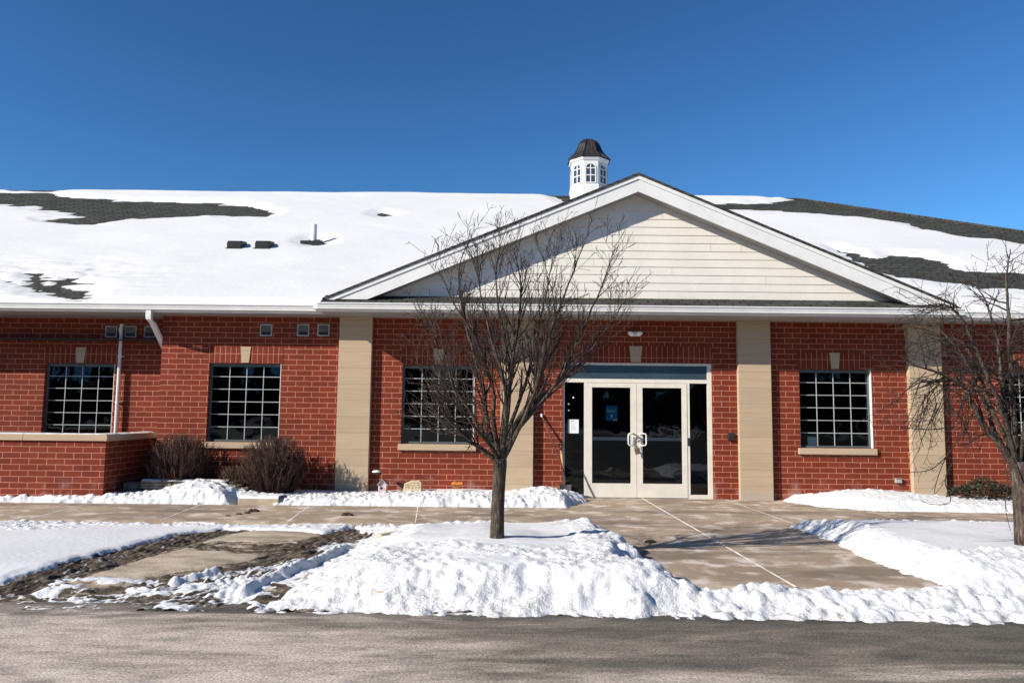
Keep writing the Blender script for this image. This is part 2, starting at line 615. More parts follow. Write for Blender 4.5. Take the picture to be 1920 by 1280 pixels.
def dline(pts, X, Y):
    d2 = np.full(X.shape, 1e9)
    for (ax, ay), (bx, by) in zip(pts[:-1], pts[1:]):
        ex, ey = bx - ax, by - ay
        t = np.clip(((X - ax) * ex + (Y - ay) * ey) / (ex * ex + ey * ey + 1e-12), 0, 1)
        d2 = np.minimum(d2, (X - ax - t * ex) ** 2 + (Y - ay - t * ey) ** 2)
    return np.sqrt(d2)


def sstep(a, b, x):
    t = np.clip((x - a) / (b - a), 0, 1)
    return t * t * (3 - 2 * t)


# ------------------------------------------------------------------ setting: ground, road, walkway
ROAD_Z = -0.15
mb = MB()
mb.face([(-300, -300, -0.30), (300, -300, -0.30), (300, 300, -0.30), (-300, 300, -0.30)])
o = mb.build('ground', 'field')
tag(o, 'wide snowy ground around the building and far beyond', 'ground', kind='structure')
mb = MB()
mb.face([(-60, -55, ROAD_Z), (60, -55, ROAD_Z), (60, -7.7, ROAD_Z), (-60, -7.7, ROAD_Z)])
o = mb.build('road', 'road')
tag(o, 'worn grey tan asphalt road in front of the snow banks', 'road', kind='structure')

mb = MB()
SW0, SW1 = -1.62, -3.62          # the walk along the building
mb.box(-30, 30, SW1, SW0, -0.28, 0.0)
mb.box(1.0, 5.3, SW0 + 0.0, 0.14, -0.28, -0.001)       # landing before the doors
mb.box(0.75, 4.6, -7.45, SW1, -0.28, -0.002)          # entry slab to the road
mb.prism([(-7.45, -0.002), (-7.85, -0.142), (-7.85, -0.28), (-7.45, -0.28)], 0.75, 4.6, 'x')


def joint(a, b, wd=0.02):
    a = Vector((*a, 0.0035))
    b = Vector((*b, 0.0035))
    d = (b - a).normalized()
    s_ = Vector((-d.y, d.x, 0)) * wd / 2
    n = 9
    prev = None
    for k in range(n + 1):
        p = a.lerp(b, k / n)
        ww = s_ * rnd.uniform(0.55, 1.25)
        if prev:
            mb.face([prev[0], p + ww, p - ww, prev[1]], 1)
        prev = (p + ww, p - ww)


joint(G(1204, 934), G(1492, 1100), 0.034)
joint(G(1360, 936), G(1486, 981), 0.02)
joint((0.9, -5.62), (4.3, -5.62), 0.016)
joint((1.0, SW0), (5.2, SW0), 0.014)
joint((0.9, SW1), (4.2, SW1), 0.014)
for x in (-10.6, -8.7, -6.9, -5.05, -3.25, -1.45, 6.0, 7.8):
    joint((x + 0.1, SW1 + 0.02), (x - 0.1, SW0 - 0.02), 0.02)
o = mb.build('walkway', ['walk', 'joint'])
tag(o, 'tan concrete walkway and entry slab with pale salted joints', 'walkway', kind='structure')

# driveway apron with ruts, left
T1 = [G(-160, 1112, -.08), G(0, 1096, -.08), G(110, 1074, -.08), G(230, 1043, -.08), G(320, 1012, -.08), G(372, 997, -.08)]
T1b = [G(40, 1096, -.08), G(200, 1062, -.08), G(300, 1035, -.08), G(390, 1010, -.08), G(450, 998, -.08)]
T2 = [G(300, 1092, -.08), G(400, 1083, -.08), G(500, 1068, -.08), G(570, 1045, -.08), G(640, 1015, -.08), G(690, 992, -.08)]
T3 = [G(420, 1030, -.08), G(480, 1035, -.08), G(540, 1030, -.08)]
xs = np.arange(-12, 0.8, 0.02)
ys = np.arange(-7.98, -3.55, 0.016)
XX, YY = np.meshgrid(xs, ys)


def base_z(X, Y):
    return -0.03 - 0.12 * sstep(-6.6, -7.95, Y)


def dpar(pts, X, Y):
    """signed offset from a polyline and the distance run along it"""
    best = np.full(X.shape, 1e9)
    off = np.zeros(X.shape)
    run = np.zeros(X.shape)
    acc = 0.0
    for (ax, ay), (bx, by) in zip(pts[:-1], pts[1:]):
        ex, ey = bx - ax, by - ay
        L = math.hypot(ex, ey)
        t = np.clip(((X - ax) * ex + (Y - ay) * ey) / (L * L), 0, 1)
        d = np.hypot(X - ax - t * ex, Y - ay - t * ey)
        sg = np.sign(ex * (Y - ay) - ey * (X - ax))
        m_ = d < best
        best = np.where(m_, d, best)
        off = np.where(m_, d * sg, off)
        run = np.where(m_, acc + t * L, run)
        acc += L
    return off, run


T4 = [G(-300, 1130, -.1), G(0, 1126, -.1), G(180, 1118, -.1), G(330, 1108, -.1), G(450, 1092, -.1), G(560, 1062, -.1)]
T5 = [G(395, 1135, -.12), G(430, 1115, -.1), G(445, 1096, -.1), G(425, 1084, -.08)]
n = fbm(XX * 3, YY * 3, 4, 5)
mud = np.zeros(XX.shape)
dust = np.zeros(XX.shape)
tread = np.zeros(XX.shape)
dep = np.zeros(XX.shape)
for T_, wd, amt, sn, sd_ in ((T1, 0.40, 1.2, 0.35, 1), (T1b, 0.28, 1.05, 0.1, 2), (T2, 0.40, 1.2, 0.15, 3), (T3, 0.42, 0.9, 0.0, 4), (T4, 0.42, 1.05, 0.55, 5), (T5, 0.3, 1.0, 0.3, 6)):
    of, ru = dpar(T_, XX, YY)
    ad = np.abs(of)
    band = sstep(wd * 1.15, wd * 0.55, ad + (n - 0.5) * 0.25)
    lines = 0.5 + 0.5 * np.sin(of * 2 * math.pi / 0.085 + 1.5 * vnoise(ru * 1.2, of * 3, 60 + sd_))
    strk = fbm(ru * 1.6, of * 22, 4, 70 + sd_)
    lug = 0.5 + 0.5 * np.sin((ru + of * 0.9) * 2 * math.pi / 0.075)
    mud = np.maximum(mud, band * amt * (0.42 + 0.75 * sstep(0.36, 0.56, strk)))
    dust = np.maximum(dust, sn * band * sstep(0.50, 0.62, strk * 0.75 + lines * 0.25))
    tread += band * (lines - 0.5 + 0.5 * (lug - 0.5))
    dep = np.maximum(dep, band)
# churned snow left beside and between the ruts
px_w = fbm(XX * 2.4, YY * 4.2, 5, 33, 0.6)
frontz = sstep(-6.95, -7.25, YY)
rightz = sstep(0.55, 0.10, np.abs(dpar(T2, XX, YY)[0] + 0.32))
topz = sstep(-4.35, -4.05, YY)
dust = np.maximum(dust, np.clip(np.maximum.reduce([frontz * 0.95, rightz * 0.9, topz]), 0, 1) * sstep(0.525, 0.60, px_w))
mud = np.clip(np.maximum(mud, frontz * sstep(0.38, 0.52, fbm(XX * 1.6, YY * 6, 5, 8)) * 0.95) + (n - 0.5) * 0.35, 0, 1)
Z = base_z(XX, YY) - 0.022 * dep + tread * 0.012
Z += mud * (fbm(XX * 9, YY * 9, 4, 21) - 0.45) * 0.07 + dust * (0.012 + 0.03 * (fbm(XX * 11, YY * 11, 4, 22) - 0.4))
Z += (fbm(XX * 2, YY * 2, 3, 31) - 0.5) * 0.02
o = grid_mesh('driveway', xs, ys, Z, np.ones(XX.shape, bool), 'mud', ('mud', mud), ('dust', dust))
tag(o, 'muddy tan driveway apron with curved tyre ruts between snow', 'driveway', kind='structure')
# plain ground under the right and back beds
mb = MB()
mb.face([(0.0, -7.4, -0.10), (30, -7.4, -0.10), (30, -3.5, -0.10), (0.0, -3.5, -0.10)])
mb.face([(-30, -1.7, -0.035), (30, -1.7, -0.035), (30, 0.6, -0.035), (-30, 0.6, -0.035)])
o = mb.build('bed_soil', 'mud')
tag(o, 'dark bed soil along the brick wall under the snow', 'soil', kind='structure')

# ------------------------------------------------------------------ snow on the ground
DX, DY = 0.024, 0.020
xs = np.arange(-12.0, 12.0, DX)
ys = np.arange(-8.35, 0.02, DY)
XX, YY = np.meshgrid(xs, ys)
wx = (fbm(XX * 2.2, YY * 2.2, 5, 41, 0.6) - 0.5)
wy = (fbm(XX * 2.2, YY * 2.2, 4, 52) - 0.5)
fine = (fbm(XX * 9, YY * 9, 3, 61) - 0.5)
pi_ = [G(655, 976, .05), G(720, 967, .1), (-1.5, -3.72), (-0.6, -3.85), (0.3, -3.75), G(1062, 958, .12), G(1110, 985), G(1150, 1012),
       G(1212, 1056), G(1190, 1072), G(1262, 1092), G(1330, 1108), (1.65, -7.98), (0.0, -8.03), (-1.2, -7.98), G(470, 1146, -.15), G(520, 1118, -.1), G(590, 1080, -.08),
       G(650, 1040, -.08), G(700, 1003, -.05)]
pe_ = [G(1478, 986), G(1500, 970, .1), (4.6, -3.85), (6.0, -4.0), (8.0, -4.15), (13, -4.2), (13, -8.05), (4.2, -7.7), G(1790, 1106), G(1700, 1078), G(1620, 1047), G(1540, 1012)]
pd_ = [(1.3, -7.42), (2.2, -7.5), (3.2, -7.52), (4.1, -7.42), (6, -7.0), (13, -7.0), (13, -8.25), (6, -8.2), (3.5, -8.08), (1.6, -8.0), (1.2, -7.9)]
pf_ = [(-14, -3.7), (-6.5, -3.72), (-4.6, -3.8), (-3.4, -3.78), (-2.2, -3.75), G(700, 972, .05), G(650, 990, -.03), G(600, 1000, -.03), G(545, 996, -.03), G(420, 991, -.03), G(335, 1001, -.03),
       G(230, 1028, -.03), G(110, 1058, -.03), G(0, 1082, -.03), (-14, -7.3)]
pa_ = [(-14, -1.52), (-7.2, -1.55), (-6.0, -1.62), (-4.72, -1.6), (-4.66, -1.3), (-4.02, -1.28), (-3.98, -1.60), (-2.0, -1.62), (-0.3, -1.6), (0.9, -1.45), (1.42, -0.55), (1.15, -0.08), (0.9, 0.2), (-14, 0.6)]
pb_ = [(5.0, -0.25), (5.3, -0.75), (6.2, -1.35), (7.6, -1.66), (9.5, -1.72), (13, -1.7), (13, 0.5), (5.1, 0.4)]


def zone(poly, jit):
    return sdf(poly, XX + wx * jit, YY + wy * jit) + fine * 0.08 * min(1, jit * 4)


sC, sE, sD, sF, sA, sB = zone(pi_, .22), zone(pe_, .22), zone(pd_, .25), zone(pf_, .18), zone(pa_, .16), zone(pb_, .2)
low = fbm(XX * 0.8, YY * 0.8, 3, 71) - 0.5
bi = sstep(-2.2, -1.3, XX)
bz = base_z(XX, YY) * (1 - bi) + bi * (-0.03 - 0.12 * sstep(-7.45, -7.95, YY))
bz = np.where(XX > 0.7, -0.02 - 0.13 * sstep(-7.5, -7.9, YY), bz)
bz = np.where(YY > -3.7, -0.005, bz)


def lumps(mask, count, rmin, rmax, flat=0.8, seed=1):
    """clods of thrown snow: height of hemispherical lumps"""
    H = np.zeros(XX.shape)
    iy, ix = np.nonzero(mask)
    if len(iy) == 0:
        return H
    rg = np.random.default_rng(seed)
    pick = rg.integers(0, len(iy), count)
    for k in pick:
        cx, cy = xs[ix[k]], ys[iy[k]]
        r = rmin + (rmax - rmin) * rg.random() ** 2.2
        i0, i1 = max(0, int((cx - r - xs[0]) / DX)), int((cx + r - xs[0]) / DX) + 2
        j0, j1 = max(0, int((cy - r - ys[0]) / DY)), int((cy + r - ys[0]) / DY) + 2
        sx, sy = XX[j0:j1, i0:i1] - cx, YY[j0:j1, i0:i1] - cy
        an = rg.random() * 3.14
        ex = (sx * math.cos(an) + sy * math.sin(an)) / r
        ey = (-sx * math.sin(an) + sy * math.cos(an)) / (r * rg.uniform(0.6, 1.0))
        tl = 1 + 0.5 * (ex * rg.uniform(-1, 1) + ey * rg.uniform(-1, 1))
        h = r * flat * np.clip(1 - ex * ex - ey * ey, 0, None) ** 0.55 * tl
        H[j0:j1, i0:i1] = np.maximum(H[j0:j1, i0:i1], h)
    return H


def bill(s, seed):
    return np.abs(fbm(XX * s, YY * s, 4, seed) - 0.5) * 2


def snow_obj(sd, height, edge, rough, label, mat='snow', lump=None, thin=0.0):
    T = height * sstep(0.0, 1.0, np.clip(sd / edge, 0, 1) ** 0.75)
    T = T + rough * (bill(4.5, 81) * 0.035 + bill(13, 91) * 0.028 + bill(24, 95) * 0.020 - 0.02) * sstep(0, 0.06, sd)
    if lump is not None:
        T = T + lump * sstep(-0.05, 0.03, sd)
    T = np.where(sd > -0.05, T, -1)
    keep = (T - thin > 0.004) & (sd > -0.05)
    Z = bz + np.where(keep, T - thin, -0.02)
    o = grid_mesh('snow', xs, ys, Z, keep, mat, ('rough', np.broadcast_to(rough, XX.shape)))
    tag(o, label, 'snow', kind='stuff')
    return np.where(keep, Z, -9)


ZS = np.full(XX.shape, -9.0)
# island
jit = fbm(XX * 1.7, YY * 1.7, 4, 121) - 0.5
ptc = sstep(0.36, 0.62, fbm(XX * 1.4, YY * 1.8, 4, 111))
rC = np.maximum.reduce([sstep(0.9, 0.15, sC + jit * 0.9) * 0.85, sstep(-7.0, -7.6, YY + jit * 1.6) * 0.95, 0.8 * sstep(0.40, 0.65, fbm(XX * 0.9 + 3, YY * 1.3, 3, 99)) * sstep(-5.9, -6.6, YY + jit)])
rC = np.clip(rC * (0.45 + 0.65 * ptc), 0.05, 1)
hC = (0.35 + 0.65 * sstep(-2.5, -1.5, XX)) * (0.115 + 0.06 * sstep(-3.9, -5.2, YY) + 0.06 * sstep(0.3, 1.0, XX) + low * 0.08 + jit * 0.05 + 0.085 * np.exp(-((XX + 0.17) / 1.1) ** 2 - ((YY + 6.3) / 0.9) ** 2))
lC = lumps((rC > 0.32) & (sC > -0.03), 3200, 0.012, 0.065, 0.34, 3)
ZS = np.maximum(ZS, snow_obj(sC, hC, np.clip(0.45 + 1.4 * jit, 0.2, 0.9) + 0.6 * sstep(-0.9, -1.8, XX), rC, 'snow bank under the bare tree between driveway and entry slab', lump=lC))
# right bank
rE = np.clip(np.maximum(sstep(0.7, 0.2, sE), sstep(-6.3, -6.8, YY) * 0.8), 0.04, 1)
lE = lumps((rE > 0.45) & (sE > -0.02), 2600, 0.016, 0.06, 0.45, 4)
ZS = np.maximum(ZS, snow_obj(sE, 0.24 + low * 0.06, 0.55, rE * 0.8, 'snow bank right of the entry slab below the drooping tree', lump=lE))
# berm by the road
lD = lumps(sD > -0.02, 3000, 0.016, 0.095, 0.48, 5)
ZS = np.maximum(ZS, snow_obj(sD, 0.05 + low * 0.08, 0.26, 0.35 + 0.6 * sstep(0.4, 0.6, fbm(XX * 1.6, YY * 2, 3, 112)), 'lumpy ploughed snow ridge along the road edge', lump=lD))
# left field
farl = sstep(-5.2, -6.3, XX) * sstep(-4.9, -4.3, YY)
rF = np.clip(np.maximum(sstep(0.5, 0.1, sF) * 0.8 * sstep(-4.3, -4.0, YY), farl * 0.8), 0.02, 1)
lF = lumps((rF > 0.4) & (sF > 0), 900, 0.014, 0.055, 0.5, 6)
ZS = np.maximum(ZS, snow_obj(sF, 0.028 + low * 0.02, 0.14, rF * 0.6, 'smooth flat snow field beside the muddy driveway', lump=lF))
# rolled-up snow beside the ruts
R1 = [G(452, 1112, -.1), G(500, 1098, -.1), G(560, 1080, -.1), G(612, 1058, -.08), G(650, 1040, -.08)]
R2 = [G(585, 1042, -.08), G(640, 1016, -.08), G(688, 994, -.06)]
R3 = [G(328, 1062, -.06), G(400, 1040, -.06), G(440, 1024, -.06)]
R4 = [G(325, 1096, -.1), G(375, 1088, -.1), G(405, 1082, -.1)]
sR = np.full(XX.shape, -9.0)
for pl_, r_ in ((R1, 0.065), (R4, 0.035)):
    sR = np.maximum(sR, r_ - dline(pl_, XX + wx * 0.16, YY + wy * 0.16))
lR = lumps(sR > 0.0, 260, 0.015, 0.06, 0.6, 7)
ZS = np.maximum(ZS, snow_obj(sR, np.clip(sR, 0, 1) * 1.0, 0.02, np.full(XX.shape, 0.5), 'rolled up snow ridges beside the driveway ruts', lump=lR))
# along the wall
heap = np.exp(-((XX + 5.35) / 0.62) ** 2 - ((YY + 1.1) / 0.45) ** 2)
heap2 = np.exp(-((XX - 0.55) / 0.5) ** 2 - ((YY + 0.8) / 0.5) ** 2)
hA = 0.10 + low * 0.05 + 0.24 * heap + 0.12 * heap2 + 0.04 * sstep(-2.6, -1.6, XX)
rA = np.clip(sstep(-0.35, -0.8, YY), 0.08, 1) * (0.6 + 0.5 * heap)
lA = lumps(((sA > 0) & (YY < -0.5)), 4200, 0.016, 0.06, 0.6, 8)
free = (XX > -6.93) | (YY < -1.36)
sA2 = np.where(free, sA, -1)
ZS = np.maximum(ZS, snow_obj(sA2, hA, 0.22, rA, 'shovelled snow strip along the brick wall left of the doors', lump=lA))
hB = 0.11 + low * 0.05 + 0.16 * np.exp(-((XX - 6.5) / 1.1) ** 2 - ((YY + 0.55) / 0.5) ** 2)
lB = lumps((sB > 0) & (YY < -0.2), 600, 0.02, 0.07, 0.5, 9)
ZS = np.maximum(ZS, snow_obj(sB, hB, 0.3, np.full(XX.shape, 0.45), 'snow strip along the brick wall right of the doors', lump=lB * 0.6))


def snow_z(x, y):
    i = int(np.clip((x - xs[0]) / DX, 0, len(xs) - 1))
    j = int(np.clip((y - ys[0]) / DY, 0, len(ys) - 1))
    return max(float(ZS[j, i]), -0.02)


# ------------------------------------------------------------------ the building
BLD = empty('brick_building', (2.3, 0, 0))
tag(BLD, 'single storey red brick building with stone pilasters, white gable and snowy roof', 'building')
WT = 3.36                     # soffit height
ZT, ZB = 2.456, 0.976         # window head and sill
WINS = [(-9.20, 1.372, 0.5), (-5.775, 1.372, 0.0), (-2.094, 1.372, 0.0), (5.445, 1.372, 0.0), (9.33, 1.372, 0.0)]
DX0, DX1, DZT = 0.96, 3.79, 2.545


def wall_holes(mb, x0, x1, z0, z1, y, holes, dep):
    xsb = sorted({x0, x1, *[h[0] for h in holes], *[h[1] for h in holes]})
    zsb = sorted({z0, z1, *[h[2] for h in holes], *[h[3] for h in holes]})
    for a, b_ in zip(xsb[:-1], xsb[1:]):
        for c_, d_ in zip(zsb[:-1], zsb[1:]):
            cx, cz = (a + b_) / 2, (c_ + d_) / 2
            if any(h[0] < cx < h[1] and h[2] < cz < h[3] for h in holes):
                continue
            mb.face([(a, y, c_), (b_, y, c_), (b_, y, d_), (a, y, d_)])
    for h0, h1, hz0, hz1 in holes:
        mb.face([(h0, y, hz0), (h0, y + dep, hz0), (h0, y + dep, hz1), (h0, y, hz1)])
        mb.face([(h1, y, hz0), (h1, y, hz1), (h1, y + dep, hz1), (h1, y + dep, hz0)])
        mb.face([(h0, y, hz1), (h0, y + dep, hz1), (h1, y + dep, hz1), (h1, y, hz1)])
        mb.face([(h0, y, hz0), (h1, y, hz0), (h1, y + dep, hz0), (h0, y + dep, hz0)])


XC = -6.697                   # corner where the left end steps back
mb = MB()
holes = [(x, x + w_, ZB, ZT) for x, w_, y in WINS if y == 0.0] + [(DX0, DX1, -0.1, DZT)]
wall_holes(mb, XC, 19.5, -0.28, WT + 0.03, 0.0, holes, 0.12)
mb.face([(XC, 0.0, -0.28), (XC, 0.0, WT + 0.03), (XC, 0.5, WT + 0.03), (XC, 0.5, -0.28)])
mb.build('front_wall', 'brick', BLD)
mb = MB()
wall_holes(mb, -26, XC, -0.28, WT + 0.03, 0.5, [(x, x + w_, ZB, ZT) for x, w_, y in WINS if y == 0.5], 0.12)
mb.build('recessed_wall', 'brick', BLD)
mb = MB()
mb.box(19.45, 19.55, 0.01, 21, -0.28, WT + 0.02)
mb.box(-26, 19.4, 20.9, 21.05, -0.28, WT + 0.02)
mb.build('rear_wall', 'brick', BLD)
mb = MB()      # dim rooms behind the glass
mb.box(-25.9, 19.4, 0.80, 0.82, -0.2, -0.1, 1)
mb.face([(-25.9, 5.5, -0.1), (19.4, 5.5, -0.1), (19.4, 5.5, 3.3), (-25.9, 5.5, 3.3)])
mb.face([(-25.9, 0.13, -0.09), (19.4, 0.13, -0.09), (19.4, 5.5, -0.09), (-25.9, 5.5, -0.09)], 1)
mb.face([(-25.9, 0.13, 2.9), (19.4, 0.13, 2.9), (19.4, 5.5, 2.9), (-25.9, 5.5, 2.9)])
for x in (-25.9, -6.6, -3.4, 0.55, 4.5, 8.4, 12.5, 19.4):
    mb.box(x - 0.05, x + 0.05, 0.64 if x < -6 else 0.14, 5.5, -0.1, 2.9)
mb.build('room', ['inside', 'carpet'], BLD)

# windows
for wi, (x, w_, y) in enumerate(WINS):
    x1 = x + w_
    mb = MB()
    e = 0.003
    yf0, yf1 = y + 0.075, y + 0.125
    fw = 0.038
    mb.box(x + e, x + fw, yf0, yf1, ZB + e, ZT - e)
    mb.box(x1 - fw, x1 - e, yf0, yf1, ZB + e, ZT - e)
    mb.box(x + fw, x1 - fw, yf0, yf1, ZT - fw - 0.02, ZT - e)
    mb.box(x + fw, x1 - fw, yf0, yf1, ZB + e, ZB + fw)
    fo = mb.build('window', 'frame', BLD)
    mb = MB()
    gx0, gx1, gz0, gz1 = x + fw, x1 - fw, ZB + fw, ZT - fw - 0.02
    for k in range(1, 4):
        q = gx0 + (gx1 - gx0) * k / 4
        mb.box(q - 0.0065, q + 0.0065, y + 0.100, y + 0.108, gz0, gz1)
    for k in range(1, 6):
        q = gz1 - 0.19 - (gz1 - gz0 - 0.19) * (k - 1) / 5
        for j in range(4):
            a = gx0 + (gx1 - gx0) * j / 4 + (0.0067 if j else 0)
            b_ = gx0 + (gx1 - gx0) * (j + 1) / 4 - (0.0067 if j < 3 else 0)
            mb.box(a, b_, y + 0.100, y + 0.108, q - 0.0065, q + 0.0065)
    mb.build('muntin', 'muntin', fo)
    mb = MB()
    mb.face([(gx0, y + 0.112, gz0), (gx1, y + 0.112, gz0), (gx1, y + 0.112, gz1), (gx0, y + 0.112, gz1)])
    mb.build('pane', 'glass', fo)
    mb = MB()   # pale strip on the right jamb: sunlight put into its colour
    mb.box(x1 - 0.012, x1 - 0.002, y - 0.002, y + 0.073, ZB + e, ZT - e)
    mb.build('sunlit_jamb', 'lam', fo)
    mb = MB()
    mb.box(x - 0.05, x1 + 0.05, y - 0.055, y + 0.07, ZB - 0.125, ZB - 0.006)
    mb.build('sill', 'stone', fo, bevel=0.008)
    mb = MB()
    kx = (x + x1) / 2
    mb.prism([(kx - 0.07, ZT + 0.012), (kx + 0.07, ZT + 0.012), (kx + 0.10, ZT + 0.318), (kx - 0.10, ZT + 0.318)], y - 0.018, y + 0.01, 'y')
    mb.build('keystone', 'stone', fo, bevel=0.004)
    mb = MB()
    mb.prism([(x - 0.03, ZT + 0.005), (kx - 0.071, ZT + 0.005), (kx - 0.101, ZT + 0.315), (x - 0.03, ZT + 0.315)], y - 0.004, y + 0.01, 'y')
    mb.prism([(kx + 0.071, ZT + 0.005), (x1 + 0.03, ZT + 0.005), (x1 + 0.03, ZT + 0.315), (kx + 0.101, ZT + 0.315)], y - 0.004, y + 0.01, 'y')
    mb.build('soldier_course', 'soldier', fo)

# pilasters
for cx in (-2.985, 0.09, 4.572, 7.80):
    mb = MB()
    mb.box(cx - 0.31, cx + 0.31, -0.11, 0.01, -0.1, WT - 0.002)
    mb.build('pilaster', 'stone', BLD, bevel=0.006)

# entrance
mb = MB()
yf, yb = 0.03, 0.11
TB0, TB1 = 2.165, 2.235
mb.box(DX0, DX0 + 0.035, yf, yb, -0.02, DZT - 0.003)
mb.box(DX1 - 0.085, DX1 - 0.003, yf, yb, -0.02, DZT - 0.003)
mb.box(DX0 + 0.035, DX1 - 0.085, yf, yb, 2.497, DZT - 0.003)
mb.box(DX0 + 0.035, DX1 - 0.085, yf, yb, TB0, TB1)
mb.box(1.365, 1.415, yf, yb, -0.02, TB0)
mb.box(3.315, 3.365, yf, yb, -0.02, TB0)
mb.box(DX0 + 0.035, 1.365, yf, yb, -0.02, 0.06)
mb.box(3.365, DX1 - 0.085, yf, yb, -0.02, 0.075)
mb.box(1.415, 3.315, yf + 0.01, yb, -0.02, 0.012)
EF = mb.build('entrance_frame', 'alu', BLD)
mb = MB()
mb.box(DX0 + 0.036, DX1 - 0.086, 0.055, 0.075, TB1 + 0.001, 2.496)
mb.build('transom_panel', 'skyblue', EF)
for a, b_ in ((DX0 + 0.035, 1.365), (3.365, DX1 - 0.085)):
    mb = MB()
    mb.face([(a, 0.07, 0.06), (b_, 0.07, 0.06), (b_, 0.07, TB0), (a, 0.07, TB0)])
    mb.build('sidelight_pane', 'doorglass', EF)
for px_, py_ in ((1075, 745), (1066, 757), (1066, 769)):  # white discs added for the gleam of indoor lights in the glass
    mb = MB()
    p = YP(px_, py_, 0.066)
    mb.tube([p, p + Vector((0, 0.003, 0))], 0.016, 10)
    mb.build('light_glint', 'dot', EF)
mb = MB()
mb.box(3.290, 3.313, yf - 0.006, yf - 0.001, 0.02, TB0 - 0.02)
mb.build('door_seal', 'black', EF)
mb = MB()
p = YP(1286.5, 828, 0.0)
mb.box(3.325, 3.352, yf - 0.03, yf - 0.001, p.z - 0.075, p.z + 0.075)
mb.build('latch_guard', 'black', EF)
mb = MB()
kx = (DX0 + DX1) / 2 - 0.03
mb.prism([(kx - 0.09, DZT + 0.012), (kx + 0.09, DZT + 0.012), (kx + 0.125, DZT + 0.318), (kx - 0.125, DZT + 0.318)], -0.018, 0.01, 'y')
mb.build('keystone', 'stone', BLD, bevel=0.004)
mb = MB()
mb.prism([(DX0 - 0.25, DZT + 0.005), (kx - 0.091, DZT + 0.005), (kx - 0.126, DZT + 0.315), (DX0 - 0.25, DZT + 0.315)], -0.004, 0.01, 'y')
mb.prism([(kx + 0.091, DZT + 0.005), (DX1 + 0.0, DZT + 0.005), (DX1 + 0.0, DZT + 0.315), (kx + 0.126, DZT + 0.315)], -0.004, 0.01, 'y')
mb.build('soldier_course', 'soldier', BLD)

DM = 2.357


def make_door(x0, x1, hinge_left):
    mb = MB()
    y0, y1 = 0.022, 0.066
    zt, zb = TB0 - 0.006, 0.016
    st = 0.095
    l_ = st
    r_ = st + 0.015
    if not hinge_left:
        l_, r_ = r_, l_
    gx0, gx1, gz0, gz1 = x0 + l_, x1 - r_, 0.275, zt - 0.085
    mb.box(x0, gx0, y0, y1, zb, zt)
    mb.box(gx1, x1, y0, y1, zb, zt)
    mb.box(gx0, gx1, y0, y1, zb, gz0)
    mb.box(gx0, gx1, y0, y1, gz1, zt)
    d = mb.build('door', 'alu', BLD)
    mb = MB()
    mb.face([(gx0, 0.045, gz0), (gx1, 0.045, gz0), (gx1, 0.045, gz1), (gx0, 0.045, gz1)])
    mb.build('pane', 'doorglass', d)
    mb = MB()
    mb.box(gx0, gx1, 0.072, 0.11, 1.075, 1.135)
    mb.build('push_bar', 'pvc', d)
    hx = x1 - 0.055 if hinge_left else x0 + 0.055
    sx = -1 if hinge_left else 1
    pts = [(hx, y0, 1.20), (hx, y0 - 0.05, 1.205), (hx + sx * 0.035, y0 - 0.075, 1.212), (hx + sx * 0.095, y0 - 0.08, 1.205), (hx + sx * 0.11, y0 - 0.08, 1.18),
           (hx + sx * 0.11, y0 - 0.08, 1.02), (hx + sx * 0.095, y0 - 0.08, 0.992), (hx + sx * 0.035, y0 - 0.075, 0.985), (hx, y0 - 0.05, 0.99), (hx, y0, 0.995)]
    mb = MB()
    mb.tube(pts, 0.0135, 8)
    mb.build('handle', 'white', d, smooth=True)
    mb = MB()
    mb.tube([(hx + sx * 0.0, y0 - 0.012, 1.125), (hx, y0, 1.125)], 0.017, 10)
    mb.build('lock_cylinder', 'steel', d)
    return d


make_door(1.418, DM - 0.003, True)
make_door(DM + 0.003, 3.312, False)

# wall fittings
vents = [(YP((a + b_) / 2, 619, 0.0), 0.0) for a, b_ in ((488, 511), (558, 580), (596, 618))] + \
        [(YP((a + b_) / 2, 622, 0.5), 0.5) for a, b_ in ((200, 219), (236, 256), (272, 292))]
for p, y in vents:
    mb = MB()
    s_ = 0.115
    mb.box(p.x - s_, p.x + s_, y - 0.025, y + 0.01, p.z + s_ - 0.022, p.z + s_)
    mb.box(p.x - s_, p.x + s_, y - 0.025, y + 0.01, p.z - s_, p.z - s_ + 0.022)
    mb.box(p.x - s_, p.x - s_ + 0.022, y - 0.025, y + 0.01, p.z - s_ + 0.022, p.z + s_ - 0.022)
    mb.box(p.x + s_ - 0.022, p.x + s_, y - 0.025, y + 0.01, p.z - s_ + 0.022, p.z + s_ - 0.022)
    mb.box(p.x - s_ + 0.02, p.x + s_ - 0.02, y - 0.0025, y + 0.005, p.z - s_ + 0.02, p.z + s_ - 0.02, 1)
    v_ = mb.build('wall_vent', ['grey', 'black'], BLD)
    mb = MB()
    mb.prism([(y - 0.035, p.z - s_ + 0.08), (y - 0.003, p.z + s_ - 0.024), (y - 0.012, p.z + s_ - 0.024), (y - 0.05, p.z - s_ + 0.085)], p.x - s_ + 0.024, p.x + s_ - 0.024, 'x')
    mb.build('flap', 'ventgrey', v_)
p = YP(1190, 627, 0.0)
mb = MB()
mb.box(p.x - 0.05, p.x + 0.05, -0.03, 0.005, p.z - 0.03, p.z + 0.05)
WL = mb.build('wall_light', 'dot', BLD, bevel=0.01)
mb = MB()
